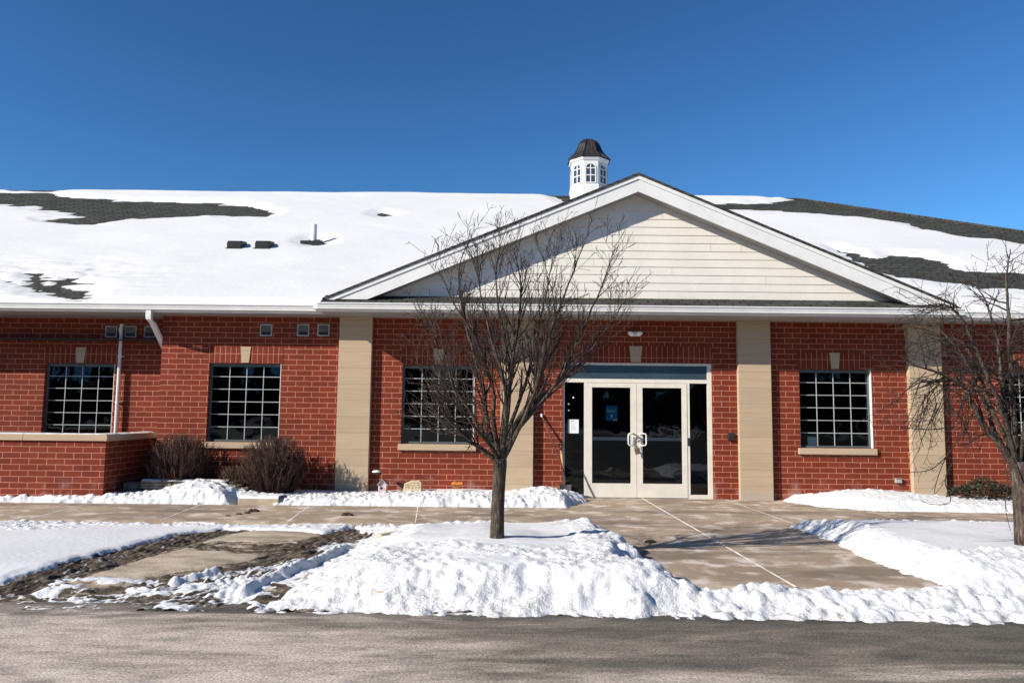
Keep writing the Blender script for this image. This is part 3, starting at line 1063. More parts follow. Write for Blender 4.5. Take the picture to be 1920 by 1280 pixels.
for sx in (-1, 1):
    prof = []
    n_ = 7
    i0 = len(mb.v)
    for k in range(n_):
        for q in range(12):
            u_ = k / (n_ - 1)
            rr = 0.062 * math.sin(math.pi * min(1, 0.12 + 0.8 * u_))
            an = 2 * math.pi * q / 12
            mb.v.append((p.x + sx * (0.02 + 0.12 * u_), -0.06 + rr * math.cos(an), p.z + 0.02 * u_ + rr * 0.8 * math.sin(an)))
    for k in range(n_ - 1):
        for q in range(12):
            a = i0 + k * 12 + q
            c_ = i0 + k * 12 + (q + 1) % 12
            mb.f.append((a, c_, c_ + 12, a + 12))
            mb.mi.append(0)
    mb.f.append(tuple(i0 + (n_ - 1) * 12 + q for q in range(12)))
    mb.mi.append(0)
mb.build('lamp_head', 'dot', WL, smooth=True)
p = YP(1370, 818, 0.0)
mb = MB()
mb.box(p.x - 0.062, p.x + 0.062, -0.055, 0.005, p.z - 0.07, p.z + 0.07)
kb = mb.build('key_box', 'bronze', BLD, bevel=0.008)
mb = MB()
mb.box(p.x - 0.03, p.x + 0.03, -0.062, -0.054, p.z - 0.035, p.z + 0.02)
mb.build('key_box_door', 'black', kb)
p = YP(1683, 901, 0.0)
mb = MB()
mb.box(p.x - 0.055, p.x + 0.055, -0.06, 0.005, p.z - 0.035, p.z + 0.04)
mb.box(p.x - 0.065, p.x + 0.065, -0.07, 0.004, p.z + 0.041, p.z + 0.05)
mb.build('outlet_box', 'grey', BLD, bevel=0.005)
mb = MB()
p0, p1 = YP(228, 614, 0.42), YP(222, 812, 0.42)
mb.tube([(p0.x, 0.42, p0.z), (p0.x, 0.42, 0.5)], 0.032, 12)
mb.tube([(p0.x - 0.03, 0.42, p0.z - 0.1), (p0.x - 0.03, 0.42, p0.z + 0.0)], 0.02, 10)
mb.tube([(p0.x, 0.42, p0.z - 0.01), (p0.x, 0.42, p0.z + 0.045), (p0.x + 0.0, 0.5, p0.z + 0.05)], 0.036, 12)
for z in (2.6, 1.7):
    mb.box(p0.x - 0.045, p0.x + 0.045, 0.41, 0.502, z - 0.012, z + 0.012)
mb.build('flue_pipe', 'pvc', BLD, smooth=False)


# gutters, fascia, soffit
def gutter_profile(yb_, z0):
    return [(yb_, z0), (yb_ - 0.090, z0), (yb_ - 0.098, z0 + 0.004), (yb_ - 0.098, z0 + 0.020), (yb_ - 0.086, z0 + 0.024), (yb_ - 0.098, z0 + 0.046), (yb_ - 0.106, z0 + 0.080),
            (yb_ - 0.108, z0 + 0.088), (yb_ - 0.122, z0 + 0.092), (yb_ - 0.122, z0 + 0.114), (yb_ - 0.110, z0 + 0.114), (yb_ - 0.108, z0 + 0.098), (yb_, z0 + 0.098)]


GX0, GX1 = -3.52, 8.10
MY, GY = -0.48, -0.84
GZ = 3.398
mb = MB()
mb.prism(gutter_profile(MY, GZ), -26, GX0 - 0.002, 'x')
mb.build('gutter', 'white', BLD)
mb = MB()
mb.prism(gutter_profile(MY, GZ), GX1 + 0.002, 19.9, 'x')
mb.build('gutter', 'white', BLD)
mb = MB()
mb.prism(gutter_profile(GY, GZ), GX0, GX1, 'x')
# mitred returns at the two ends
mb.prism([(GX0 - 0.085, GZ), (GX0 - 0.001, GZ), (GX0 - 0.001, GZ + 0.098), (GX0 - 0.085, GZ + 0.098)], GY - 0.06, MY - 0.12, 'y')
mb.build('gutter', 'white', BLD)
mb = MB()
mb.box(GX0 - 0.0, GX1, GY + 0.001, GY + 0.02, WT - 0.001, 3.50)
mb.box(GX0, GX0 + 0.02, GY + 0.02, -0.4, WT - 0.001, 3.50)
mb.box(GX1 - 0.02, GX1, GY + 0.02, -0.4, WT - 0.001, 3.50)
mb.box(-26, GX0 - 0.003, MY + 0.001, MY + 0.02, WT - 0.001, 3.50)
mb.box(GX1 + 0.003, 19.9, MY + 0.001, MY + 0.02, WT - 0.001, 3.50)
mb.build('fascia', 'white', BLD)
mb = MB()
mb.box(GX0 + 0.021, GX1 - 0.021, GY + 0.021, 0.06, WT, WT + 0.015)
mb.box(-26, GX0 - 0.003, MY + 0.021, 0.53, WT, WT + 0.015)
mb.box(GX1 + 0.003, 19.9, MY + 0.021, 0.06, WT, WT + 0.015)
mb.build('soffit', 'soffit', BLD)

# downspout into the corner
mb = MB()
a = YP(280, 584, -0.52)
c_ = YP(284, 606, -0.50)
e_ = Vector((XC - 0.06, 0.40, 2.62))


def rect_tube(mb, pts, hw, hd):
    i0 = len(mb.v)
    for k, p in enumerate(pts):
        p = Vector(p)
        for sx, sy in ((-1, -1), (1, -1), (1, 1), (-1, 1)):
            mb.v.append((p.x + sx * hw, p.y + sy * hd, p.z))
    for k in range(len(pts) - 1):
        for q in range(4):
            aa = i0 + k * 4 + q
            bb = i0 + k * 4 + (q + 1) % 4
            mb.f.append((aa, bb, bb + 4, aa + 4))
            mb.mi.append(0)


rect_tube(mb, [(a.x, -0.52, 3.40), (a.x, -0.52, 3.27), (a.x + 0.005, -0.51, 3.22), (a.x + 0.04, -0.45, 3.165), (e_.x - 0.02, 0.36, 2.70), (e_.x, 0.40, 2.64), (e_.x, 0.40, 0.1)], 0.048, 0.042)
mb.build('downspout', 'white', BLD)

# roofs
S = 0.48
EY, EZ = -0.57, 3.539
RY = 10.05
RZ = EZ + S * (RY - EY)
RX = 9.3
HX = RX + (RY - EY)
BY = 2 * RY - EY
LXE = -30.0
mb = MB()
th = 0.03
mb.face([(LXE, EY, EZ), (HX, EY, EZ), (RX, RY, RZ), (LXE, RY, RZ)])
mb.face([(HX, EY, EZ), (HX, BY, EZ), (RX, RY, RZ)])
mb.face([(HX, BY, EZ), (LXE, BY, EZ), (LXE, RY, RZ), (RX, RY, RZ)])
mb.face([(LXE, EY, EZ - th), (HX, EY, EZ - th), (HX, EY, EZ), (LXE, EY, EZ)])
mb.face([(LXE, EY, EZ), (LXE, RY, RZ), (LXE, BY, EZ)])
mb.tube([(RX, RY, RZ + 0.01), (HX, EY, EZ + 0.01)], 0.055, 6)
mb.tube([(LXE, RY, RZ + 0.0), (RX, RY, RZ + 0.0)], 0.055, 6)
mb.build('roof', 'shingle', BLD)
# gable roof, siding, rakes
AX = 2.27
GS = 0.416
AZ = 5.93
RKY = -0.85
mb = MB()
tk = 0.045
for sx in (-1, 1):
    def pt(run, z_off):
        return (AX + sx * run, AZ - GS * run + z_off)
    mb.prism([pt(0, 0.004), pt(5.72, 0.004), pt(5.72, 0.004 + tk), pt(0, 0.004 + tk)], RKY - 0.035, 5.2, 'y')
mb.build('gable_roof', 'shingle', BLD)
for sx in (-1, 1):
    mb = MB()
    b0 = AZ - 0.30
    run_t = (AZ - 3.585) / GS
    run_b = (b0 - 3.585) / GS
    mb.prism([(AX, AZ), (AX + sx * run_t, 3.585), (AX + sx * run_b, 3.585), (AX, b0)], RKY, RKY + 0.025, 'y')
    # thin crown strip under the shingles
    mb.prism([(AX, AZ), (AX + sx * (run_t + .04), 3.585 - 0.015), (AX + sx * (run_t - .13), 3.585 - 0.015), (AX, AZ - 0.07)], RKY - 0.018, RKY - 0.001, 'y')
    mb.build('rake_board', 'white', BLD)
    mb = MB()
    mb.prism([(AX, b0 + 0.012), (AX + sx * (run_b - 0.0), 3.585 + 0.012), (AX + sx * (run_b - 0.0), 3.6 + 0.012), (AX, b0 + 0.027)], RKY + 0.026, -0.53, 'y')
    mb.build('rake_soffit', 'soffit', BLD)
SY = -0.545
mb = MB()
zc = 3.69
ch = 0.150
k = 0
while zc < AZ - 0.25:
    z0, z1 = zc, min(zc + ch, AZ - 0.22)
    h0, h1 = (AZ - 0.22 - z0) / GS, max(0.0, (AZ - 0.22 - z1) / GS)
    yb_, yt = SY - 0.010, SY
    mb.face([(AX - h0, yb_, z0), (AX + h0, yb_, z0), (AX + h1, yt, z1), (AX - h1, yt, z1)])
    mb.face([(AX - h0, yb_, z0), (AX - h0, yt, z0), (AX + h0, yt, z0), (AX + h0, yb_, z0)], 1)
    for q in range(2):
        jx = AX + rnd.uniform(-0.85, 0.85) * h1
        mb.face([(jx, yb_ - 0.0015, z0 + 0.006), (jx + 0.004, yb_ - 0.0015, z0 + 0.006), (jx + 0.004, yt - 0.0025, z1 - 0.004), (jx, yt - 0.0025, z1 - 0.004)], 1)
    zc += ch
    k += 1
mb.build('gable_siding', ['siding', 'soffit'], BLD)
mb = MB()
mb.prism([(GY - 0.095, 3.525), (SY + 0.01, 3.705), (SY + 0.01, 3.68), (GY - 0.095, 3.50)], GX0 + 0.05, GX1 - 0.05, 'x')
mb.build('pent_roof', 'shingle', BLD)


def roof_pt(px_, py_, off=0.0):
    d = ray(px_, py_)
    nrm = np.array([0, -S, 1.0])
    kk = EZ - S * EY + off
    t = (kk - nrm @ CAM) / (nrm @ d)
    return Vector((CAM + d * t).tolist())


for px_ in (445, 497):
    p = roof_pt(px_, 468)
    mb = MB()
    hw = 0.165
    mb.prism([(p.y - 0.22, p.z - 0.10), (p.y - 0.24, p.z + 0.10), (p.y - 0.18, p.z + 0.17), (p.y + 0.16, p.z + 0.22), (p.y + 0.20, p.z + 0.08)], p.x - hw, p.x + hw, 'x')
    mb.box(p.x - hw - 0.03, p.x + hw + 0.03, p.y - 0.26, p.y - 0.245, p.z - 0.08, p.z - 0.01)
    mb.build('roof_vent', 'black', BLD, bevel=0.02)
p = roof_pt(588, 457)
q = roof_pt(588, 420)
mb = MB()
top = YP(588, 421, p.y)
mb.tube([(p.x, p.y, p.z - 0.05), (p.x, p.y, top.z)], 0.07, 14)
vp = mb.build('vent_pipe', 'white', BLD)
mb = MB()
mb.prism([(p.x - 0.28, p.y - 0.16), (p.x + 0.26, p.y - 0.16), (p.x + 0.2, p.y + 0.1), (p.x - 0.2, p.y + 0.1)], p.z - 0.08, p.z + 0.045, 'z')
mb.build('flashing', 'black', vp)

# cupola
CP = YP(1104, 300, RY)
ccx, ccy = CP.x, RY
R8 = math.pi / 8
zt = lambda py_: YP(1104, py_, RY - 0.5).z
z_tip, z_eave, z_base, z_bot = zt(252), zt(296), zt(346), RZ - 0.6
ap = 0.575
rb = ap / math.cos(R8)
mb = MB()
mb.lathe(ccx, ccy, [(rb + 0.05, z_bot), (rb + 0.05, z_base - 0.05), (rb + 0.02, z_base)], 8, R8)
CU = mb.build('cupola', 'white', BLD)
mb = MB()
mb.lathe(ccx, ccy, [(rb, z_base), (rb, z_eave - 0.10), (rb + 0.05, z_eave - 0.07), (rb + 0.07, z_eave - 0.02), (rb + 0.07, z_eave), (0.01, z_eave)], 8, R8)
mb.build('cupola_body', 'white', CU)
mb = MB()
hh = z_tip - z_eave
prof = [(0.73, 0.0), (0.725, 0.02), (0.61, 0.17), (0.48, 0.36), (0.405, 0.56), (0.35, 0.74), (0.26, 0.88), (0.14, 0.97), (0.01, 1.0)]
mb.lathe(ccx, ccy, [(r_, z_eave + 0.004 + t_ * hh) for r_, t_ in prof], 8, R8)
for q in range(8):
    an = R8 + q * math.pi / 4
    mb.tube([(ccx + r_ * math.cos(an), ccy + r_ * math.sin(an), z_eave + 0.01 + t_ * hh) for r_, t_ in prof[:-1]], 0.018, 5)
    for o_ in (-0.13, 0.13):
        an2 = an + math.pi / 8 + o_
        kk = math.cos(R8) / math.cos(o_)
        mb.tube([(ccx + r_ * kk * math.cos(an2), ccy + r_ * kk * math.sin(an2), z_eave + 0.008 + t_ * hh) for r_, t_ in prof[:-1]], 0.010, 4)
mb.build('cupola_roof', 'bronze', CU)
for q in range(8):
    an = -math.pi / 2 + q * math.pi / 4
    nv = Vector((math.cos(an), math.sin(an), 0))
    tv = Vector((-nv.y, nv.x, 0))
    ctr = Vector((ccx, ccy, 0)) + nv * (ap + 0.004)
    zb_, zs_ = z_base + 0.06, z_eave - 0.36
    hw = 0.145

    def arch(off, hw_, zb2):
        pts = [ctr + nv * off + tv * (-hw_) + Vector((0, 0, zb2)), ctr + nv * off + tv * hw_ + Vector((0, 0, zb2))]
        for k_ in range(9):
            t_ = math.pi * k_ / 8
            pts.append(ctr + nv * off + tv * (hw_ * math.cos(t_)) + Vector((0, 0, zs_ + hw_ * math.sin(t_))))
        return pts
    mb = MB()
    mb.face(arch(0.0, hw, zb_), 1)
    ring_o = arch(0.02, hw + 0.035, zb_ - 0.035)
    ring_i = arch(0.02, hw, zb_)
    ring_b = arch(0.002, hw, zb_)
    n_ = len(ring_o)
    for k_ in range(n_):
        j_ = (k_ + 1) % n_
        mb.face([ring_o[k_], ring_o[j_], ring_i[j_], ring_i[k_]])
        mb.face([ring_i[k_], ring_i[j_], ring_b[j_], ring_b[k_]])

    def bar(u0, u1, v0, v1):
        ps = [ctr + nv * 0.012 + tv * u_ + Vector((0, 0, v_)) for u_, v_ in ((u0, v0), (u1, v0), (u1, v1), (u0, v1))]
        mb.face(ps)
    bar(-0.016, 0.016, zb_, zs_ + hw)
    for z_ in (zs_, (zs_ + zb_) / 2):
        bar(-hw, -0.017, z_ - 0.016, z_ + 0.016)
        bar(0.017, hw, z_ - 0.016, z_ + 0.016)
    mb.build('cupola_window', ['white', 'skyblue'], CU)

# ------------------------------------------------------------------ snow on the roof
def Zm(sc, ox, oy, pts):
    out = []
    for a_, b_ in pts:
        p_ = roof_pt(a_ / sc + ox, b_ / sc + oy)
        out.append((p_.x, p_.y))
    return out


bare1 = Zm(2.743, 0, 340, [(-500, 66), (0, 62), (290, 60), (292, 80), (420, 86), (550, 95), (600, 105), (750, 104), (900, 110), (1100, 116), (1250, 125), (1340, 140), (1392, 160), (1330, 185), (1190, 184), (1050, 178), (900, 188), (750, 190), (640, 200), (500, 225), (330, 215), (200, 205), (480, 185), (240, 145), (0, 118), (-500, 100)])
bare2 = Zm(2.743, 0, 340, [(150, 505), (210, 488), (225, 535), (300, 540), (355, 518), (365, 570), (425, 602), (330, 590), (240, 575), (180, 545)])
bare3 = Zm(2.8235, 1240, 330, [(150, 150), (440, 148), (610, 142), (700, 128), (760, 112), (2300, 330), (2300, 420), (1920, 362), (1700, 330), (1550, 315), (1300, 255), (1050, 215), (700, 190), (330, 178)])
bare4 = Zm(2.8235, 1240, 330, [(900, 395), (1100, 440), (1230, 428), (1380, 435), (1500, 460), (1620, 500), (1920, 515), (2300, 560), (2300, 680), (1920, 610), (1800, 600), (1480, 570), (1260, 535), (1100, 500)])
bare5 = Zm(2.824, 560, 240, [(1345, 355), (1470, 355), (1450, 400), (1415, 396)])
bare6 = Zm(2.743, 0, 340, [(1575, 320), (1600, 300), (1650, 300), (1660, 318), (1645, 330), (1610, 332)])
bare7 = Zm(2.824, 560, 240, [(410, 462), (440, 450), (495, 465), (440, 470)])
rx = np.arange(-24, 20.2, 0.07)
ry = np.arange(EY - 0.03, RY + 0.001, 0.06)
RXX, RYY = np.meshgrid(rx, ry)
jx = (fbm(RXX * 1.0, RYY * 2.6, 4, 201) - 0.5) * 0.9
jy = (fbm(RXX * 1.2, RYY * 4.5, 4, 207) - 0.5) * 0.45
sd = np.full(RXX.shape, 9.0)
for bp in (bare1, bare2, bare3, bare4, bare5, bare6, bare7):
    small = bp in (bare5, bare6, bare7)
    k_ = 0.15 if small else 1.0
    sd = np.minimum(sd, -sdf(bp, RXX + jx * k_, RYY + jy * k_))
# distance below the hip line
hip = (RX + (RY - RYY)) - RXX
sd = np.minimum(sd, hip * 0.7 - 0.1)
thin_c = roof_pt(40, 525)
patch = np.exp(-((RXX - thin_c.x) / 2.1) ** 2 - ((RYY - thin_c.y) / 1.0) ** 2)
streak = fbm(RXX * 1.3, RYY * 11, 4, 222)
T = 0.075 * sstep(0.0, 0.5, sd) + 0.012 * sstep(0.0, 0.04, sd)
T += (fbm(RXX * 0.5, RYY * 0.9, 3, 230) - 0.5) * 0.05 * sstep(0, 0.6, sd)
T -= 0.105 * patch * sstep(0.42, 0.62, streak)
T = np.where(sd > 0, T, -1)
gab = RYY - EY
keep = T > 0.003
# no snow inside the gable roof
inside = (EZ + S * gab) < (AZ - GS * np.abs(RXX - AX) - 0.02)
keep &= ~inside
RZZ = EZ + S * (RYY - EY) + np.where(T > 0.003, np.maximum(T, 0.004), -0.01)
RZZ[0, :] = np.where(keep[0], GZ + 0.10, RZZ[0, :])
# rounded lip at the eave, drift at the ridge
RZZ += 0.03 * sstep(RY - 0.7, RY, RYY) * (T > 0.02) * sstep(0.1, 0.8, sd)
o = grid_mesh('roof_snow', rx, ry, RZZ, keep, 'roofsnow')
tag(o, 'white snow sheet lying on the shingled main roof with bare patches', 'snow', kind='stuff')

# ------------------------------------------------------------------ low brick wall, left
LWX, LWY = -6.95, -1.36
LW = empty('low_wall', (-9, LWY, 0))
tag(LW, 'low red brick enclosure wall with stone cap left of the bushes', 'low wall')
mb = MB()
mb.box(-16, LWX, LWY, LWY + 0.25, -0.2, 1.015)
mb.box(LWX - 0.25, LWX, LWY + 0.25, 0.498, -0.2, 1.015)
mb.build('wall', 'brick', LW)
mb = MB()
for a, b_ in ((-16, -12.1), (-12.1, -10.2), (-10.2, -8.35), (-8.35, LWX + 0.04)):
    mb.box(a + 0.002, b_ - 0.002, LWY - 0.04, LWY + 0.29, 1.017, 1.125)
mb.box(LWX - 0.29, LWX + 0.04, LWY + 0.292, 0.497, 1.017, 1.125)
mb.build('cap', 'stone', LW, bevel=0.006)
xs2 = np.arange(-15.9, LWX + 0.0, 0.03)
ys2 = np.arange(LWY - 0.02, 0.46, 0.03)
A_, B_ = np.meshgrid(xs2, ys2)
s1 = np.minimum.reduce([A_ + 15.9, LWX + 0.02 - A_, B_ - (LWY - 0.03), np.maximum(LWY + 0.28 - B_, A_ - (LWX - 0.28))])
s1 = s1 + (fbm(A_ * 4, B_ * 4, 3, 300) - 0.6) * 0.2
t1 = 0.022 * sstep(0, 0.1, s1)
o = grid_mesh('snow', xs2, ys2, 1.126 + t1 - 0.004, (t1 > 0.003), 'snow')
tag(o, 'thin snow on the stone cap of the low brick wall', 'snow', kind='stuff')


# ------------------------------------------------------------------ trees
def smooth_path(pts, sub=4):
    pts = [Vector(p) for p in pts]
    out = []
    n_ = len(pts)
    for i in range(n_ - 1):
        p0, p1, p2, p3 = pts[max(i - 1, 0)], pts[i], pts[i + 1], pts[min(i + 2, n_ - 1)]
        for k_ in range(sub):
            t = k_ / sub
            out.append(0.5 * ((2 * p1) + (p2 - p0) * t + (2 * p0 - 5 * p1 + 4 * p2 - p3) * t * t + (3 * p1 - p0 - 3 * p2 + p3) * t ** 3))
    out.append(pts[-1])
    return out


def rvec(r_):
    return Vector((r_.gauss(0, 1), r_.gauss(0, 1), r_.gauss(0, 1))).normalized()


def grow(r_, start, d, length, steps, wig, trop, tropw):
    pts = [Vector(start)]
    d = d.normalized()
    for k_ in range(steps):
        d = (d + rvec(r_) * wig + trop * tropw).normalized()
        pts.append(pts[-1] + d * (length / steps))
    return pts


def side_dir(r_, axis, ang):
    o_ = axis.orthogonal().normalized()
    b2 = axis.cross(o_)
    ph = r_.uniform(0, 2 * math.pi)
    s_ = o_ * math.cos(ph) + b2 * math.sin(ph)
    return (axis * math.cos(ang) + s_ * math.sin(ang)).normalized()


def branch_out(r_, mb, pts, rads, level, maxlevel, spec):
    """side branches along a path; spec[level] = (count per metre, length range, angle, wiggle, trop vector, trop weight, radius ratio)"""
    if level > maxlevel:
        return
    per, lr, ang, wig, trop, tw, rmax = spec[level]
    L = sum((pts[i + 1] - pts[i]).length for i in range(len(pts) - 1))
    cnt = max(1, int(per * L + r_.random()))
    for q in range(cnt):
        t = r_.uniform(0.18, 0.98) if level > 0 else r_.uniform(0.12, 0.98)
        f_ = t * (len(pts) - 1)
        i = min(int(f_), len(pts) - 2)
        p = pts[i].lerp(pts[i + 1], f_ - i)
        ax = (pts[i + 1] - pts[i]).normalized()
        rr = min(rads[i] * 0.62, rmax)
        d = side_dir(r_, ax, r_.gauss(ang, 0.18))
        ln = r_.uniform(*lr) * (1.15 - 0.55 * t)
        st = max(3, int(ln / 0.09))
        cp = grow(r_, p, d, ln, min(st, 7), wig, trop, tw)
        cr = [max(0.0023, rr * (1 - 0.75 * k_ / (len(cp) - 1))) for k_ in range(len(cp))]
        mb.tube(cp, cr, 4 if rr > 0.004 else 3, cap=False)
        branch_out(r_, mb, cp, cr, level + 1, maxlevel, spec)


TY = -6.4
TX = YP(931, 1000, TY).x
tz = snow_z(TX, TY)
TREE = empty('bare_tree', (TX, TY, tz))
tag(TREE, 'leafless upright vase shaped tree in the snow before the building', 'tree', 'bare trees')


def TP(px_, py_, dy=0.0):
    return YP(px_, py_, TY + dy)


r1 = random.Random(5)
mb = MB()
tb = [TP(931, 1012), TP(932, 1000), TP(933, 960), TP(935, 915), TP(937, 880), TP(938, 858)]
tb[0].z = tz - 0.12
mb.tube(smooth_path(tb, 3), [0.10, 0.088, 0.082, 0.078, 0.075, 0.073, 0.072, 0.071, 0.070, 0.070, 0.070, 0.071, 0.073, 0.075, 0.072, 0.062][:16], 14)
limbs = [
    ([(936, 868, 0), (905, 842, -.02), (880, 825, -.08), (845, 790, -.2), (810, 735, -.28), (778, 665, -.3)], 0.034),
    ([(936, 866, 0), (915, 800, .03), (905, 720, .05), (885, 650, .1), (865, 575, .15), (862, 500, .2), (880, 450, .2)], 0.036),
    ([(938, 862, 0), (925, 790, -.05), (925, 730, -.1), (895, 640, -.25), (855, 575, -.35), (820, 500, -.4)], 0.032),
    ([(938, 864, 0), (945, 780, -.02), (958, 690, -.05), (972, 600, -.05), (975, 520, -.1), (955, 440, -.1)], 0.038),
    ([(940, 862, 0), (952, 770, .08), (955, 680, .2), (935, 580, .35), (930, 500, .42), (948, 430, .45)], 0.032),
    ([(942, 862, 0), (965, 800, -.05), (1000, 740, -.1), (1015, 680, -.12), (1040, 600, -.15), (1075, 510, -.15), (1106, 430, -.15)], 0.040),
    ([(942, 860, 0), (980, 790, .1), (1030, 730, .2), (1080, 690, .3), (1120, 640, .38), (1160, 582, .42), (1176, 556, .42)], 0.034),
    ([(942, 862, 0), (975, 800, -.1), (1015, 755, -.25), (1060, 690, -.4), (1100, 600, -.5), (1135, 520, -.55), (1150, 470, -.55)], 0.034),
    ([(940, 862, 0), (960, 790, .15), (990, 700, .35), (1010, 610, .5), (1030, 520, .6), (1040, 460, .6)], 0.030),
    ([(937, 864, 0), (900, 800, .12), (860, 740, .3), (825, 670, .42), (805, 600, .5)], 0.028),
    ([(937, 868, 0), (920, 835, -.15), (890, 800, -.35), (855, 740, -.5), (835, 660, -.6), (815, 590, -.6)], 0.028),
    ([(939, 866, 0), (948, 800, -.2), (945, 720, -.4), (920, 630, -.55), (900, 540, -.6), (905, 470, -.62)], 0.030),
    ([(941, 866, 0), (970, 810, -.2), (1000, 740, -.45), (1020, 650, -.6), (1030, 570, -.7), (1020, 480, -.7)], 0.028),
]
UPV = Vector((0, 0, 1))
spec1 = [(12.0, (0.26, 0.64), 0.55, 0.13, UPV, 0.14, 0.012),
         (8.5, (0.14, 0.40), 0.62, 0.15, UPV, 0.07, 0.0060),
         (8.0, (0.06, 0.18), 0.65, 0.13, UPV, 0.04, 0.0032)]
crown = MB()
for pl, r0 in limbs:
    pth = smooth_path([TP(a_, b_, dy) for a_, b_, dy in pl], 4)
    n_ = len(pth)
    pth = [p + rvec(r1) * 0.006 * min(1, i / 5) for i, p in enumerate(pth)]
    rads = [max(0.003, r0 * (1 - 0.93 * (i / (n_ - 1)) ** 0.8)) for i in range(n_)]
    mb.tube(pth, rads, 8, cap=False)
    branch_out(r1, crown, pth[3:], rads[3:], 0, 2, spec1)
# low outward sprays on the left, as in the picture
for q in range(26):
    p = TP(r1.uniform(840, 920), r1.uniform(720, 830), r1.uniform(-.4, .3))
    d = Vector((-1, r1.uniform(-.6, .6), r1.uniform(0.0, 0.7)))
    cp = grow(r1, p, d, r1.uniform(0.35, 0.75), 6, 0.14, UPV, 0.06)
    cr = [0.006 * (1 - 0.7 * k_ / 6) for k_ in range(7)]
    crown.tube(cp, cr, 4, cap=False)
    branch_out(r1, crown, cp, cr, 1, 2, spec1)
mb.build('trunk', 'bark', TREE, smooth=True)
crown.build('crown', 'twig', TREE)

# second tree, at the right edge
T2Y = -6.4
t2 = YP(1918, 1018, T2Y)
t2z = snow_z(t2.x, T2Y)
TREE2 = empty('bare_tree', (t2.x, T2Y, t2z))
tag(TREE2, 'gnarled leafless tree with drooping tangled twigs at the right edge', 'tree', 'bare trees')


def TQ(px_, py_, dy=0.0):
    return YP(px_, py_, T2Y + dy)


r2 = random.Random(21)
mb = MB()
tb = [TQ(1922, 1020), TQ(1919, 980), TQ(1915, 930), TQ(1911, 890), TQ(1908, 865)]
tb[0].z = t2z - 0.12
mb.tube(smooth_path(tb, 3), [0.105, 0.098, 0.094, 0.09, 0.088, 0.086, 0.085, 0.084, 0.083, 0.084, 0.085, 0.084, 0.072], 14)
limbs2 = [
    ([(1908, 885, 0), (1885, 845, -.05), (1850, 805, -.1), (1825, 760, -.15), (1805, 722, -.15), (1765, 700, -.2), (1715, 684, -.25), (1665, 655, -.3)], 0.046),
    ([(1906, 870, 0), (1888, 800, .1), (1878, 720, .15), (1870, 640, .2), (1850, 570, .25), (1825, 525, .3)], 0.040),
    ([(1908, 870, 0), (1900, 790, -.1), (1895, 700, -.2), (1892, 600, -.25), (1888, 520, -.3), (1895, 465, -.3)], 0.040),
    ([(1910, 872, 0), (1925, 800, .1), (1945, 700, .2), (1960, 600, .2), (1985, 500, .2)], 0.040),
    ([(1912, 880, 0), (1960, 820, -.1), (2030, 760, -.2), (2110, 720, -.2), (2180, 730, -.2)], 0.042),
    ([(1906, 875, 0), (1870, 820, .25), (1840, 740, .4), (1800, 660, .5), (1750, 610, .55), (1700, 600, .6)], 0.034),
    ([(1907, 872, 0), (1885, 790, -.3), (1850, 700, -.5), (1810, 610, -.55), (1770, 570, -.6), (1720, 575, -.6)], 0.032),
    ([(1912, 870, 0), (1950, 780, .3), (2000, 690, .5), (2060, 620, .6), (2110, 590, .6)], 0.032),
    ([(1910, 870, 0), (1930, 760, -.4), (1950, 650, -.6), (1940, 560, -.7), (1950, 500, -.7)], 0.032),
    ([(1905, 860, 0), (1860, 770, -.1), (1830, 690, -.1), (1800, 640, -.1), (1745, 640, -.15), (1700, 660, -.2)], 0.026),
]
DN = Vector((-0.2, 0, -1))
OUT = Vector((-0.35, 0, 0.25))
spec2 = [(10.0, (0.25, 0.75), 0.95, 0.24, OUT, 0.03, 0.011),
         (8.5, (0.12, 0.38), 0.95, 0.26, DN, 0.05, 0.0056),
         (7.0, (0.05, 0.17), 0.95, 0.25, DN, 0.03, 0.0032)]
crown = MB()
for pl, r0 in limbs2:
    pth = smooth_path([TQ(a_, b_, dy) for a_, b_, dy in pl], 4)
    n_ = len(pth)
    pth = [p + rvec(r2) * 0.012 * min(1, i / 5) for i, p in enumerate(pth)]
    rads = [max(0.0035, r0 * (1 - 0.9 * (i / (n_ - 1)) ** 0.8)) for i in range(n_)]
    mb.tube(pth, rads, 8, cap=False)
    branch_out(r2, crown, pth[3:], rads[3:], 0, 2, spec2)
# hanging tangles below the long left limb
for q in range(30):
    p = TQ(r2.uniform(1700, 1835), r2.uniform(690, 760), r2.uniform(-.35, .2))
    d = Vector((r2.uniform(-.8, .3), r2.uniform(-.5, .5), r2.uniform(-1, -0.2)))
    cp = grow(r2, p, d, r2.uniform(0.3, 0.9), 7, 0.25, DN, 0.12)
    cr = [0.0065 * (1 - 0.7 * k_ / 7) for k_ in range(8)]
    crown.tube(cp, cr, 4, cap=False)
    branch_out(r2, crown, cp, cr, 1, 2, spec2)
for pl in ([(1830, 760, -.2), (1800, 820, -.3), (1775, 855, -.3), (1760, 890, -.3), (1752, 925, -.3), (1770, 905, -.3)],
           [(1775, 855, -.3), (1745, 880, -.32), (1705, 885, -.35)],
           [(1880, 850, -.2), (1890, 905, -.3), (1885, 950, -.35), (1895, 995, -.35)],
           [(1790, 800, -.1), (1740, 805, -.1), (1690, 800, -.1), (1665, 790, -.1)],
           [(1790, 860, -.2), (1772, 900, -.2), (1782, 940, -.2), (1745, 945, -.2), (1725, 935, -.2)]):
    cp = smooth_path([TQ(*a_) for a_ in pl], 4)
    cr = [0.0075 * (1 - 0.7 * k_ / (len(cp) - 1)) for k_ in range(len(cp))]
    crown.tube(cp, cr, 5, cap=False)
    branch_out(r2, crown, cp, cr, 2, 2, spec2)
mb.build('trunk', 'bark', TREE2, smooth=True)
crown.build('crown', 'twig2', TREE2)


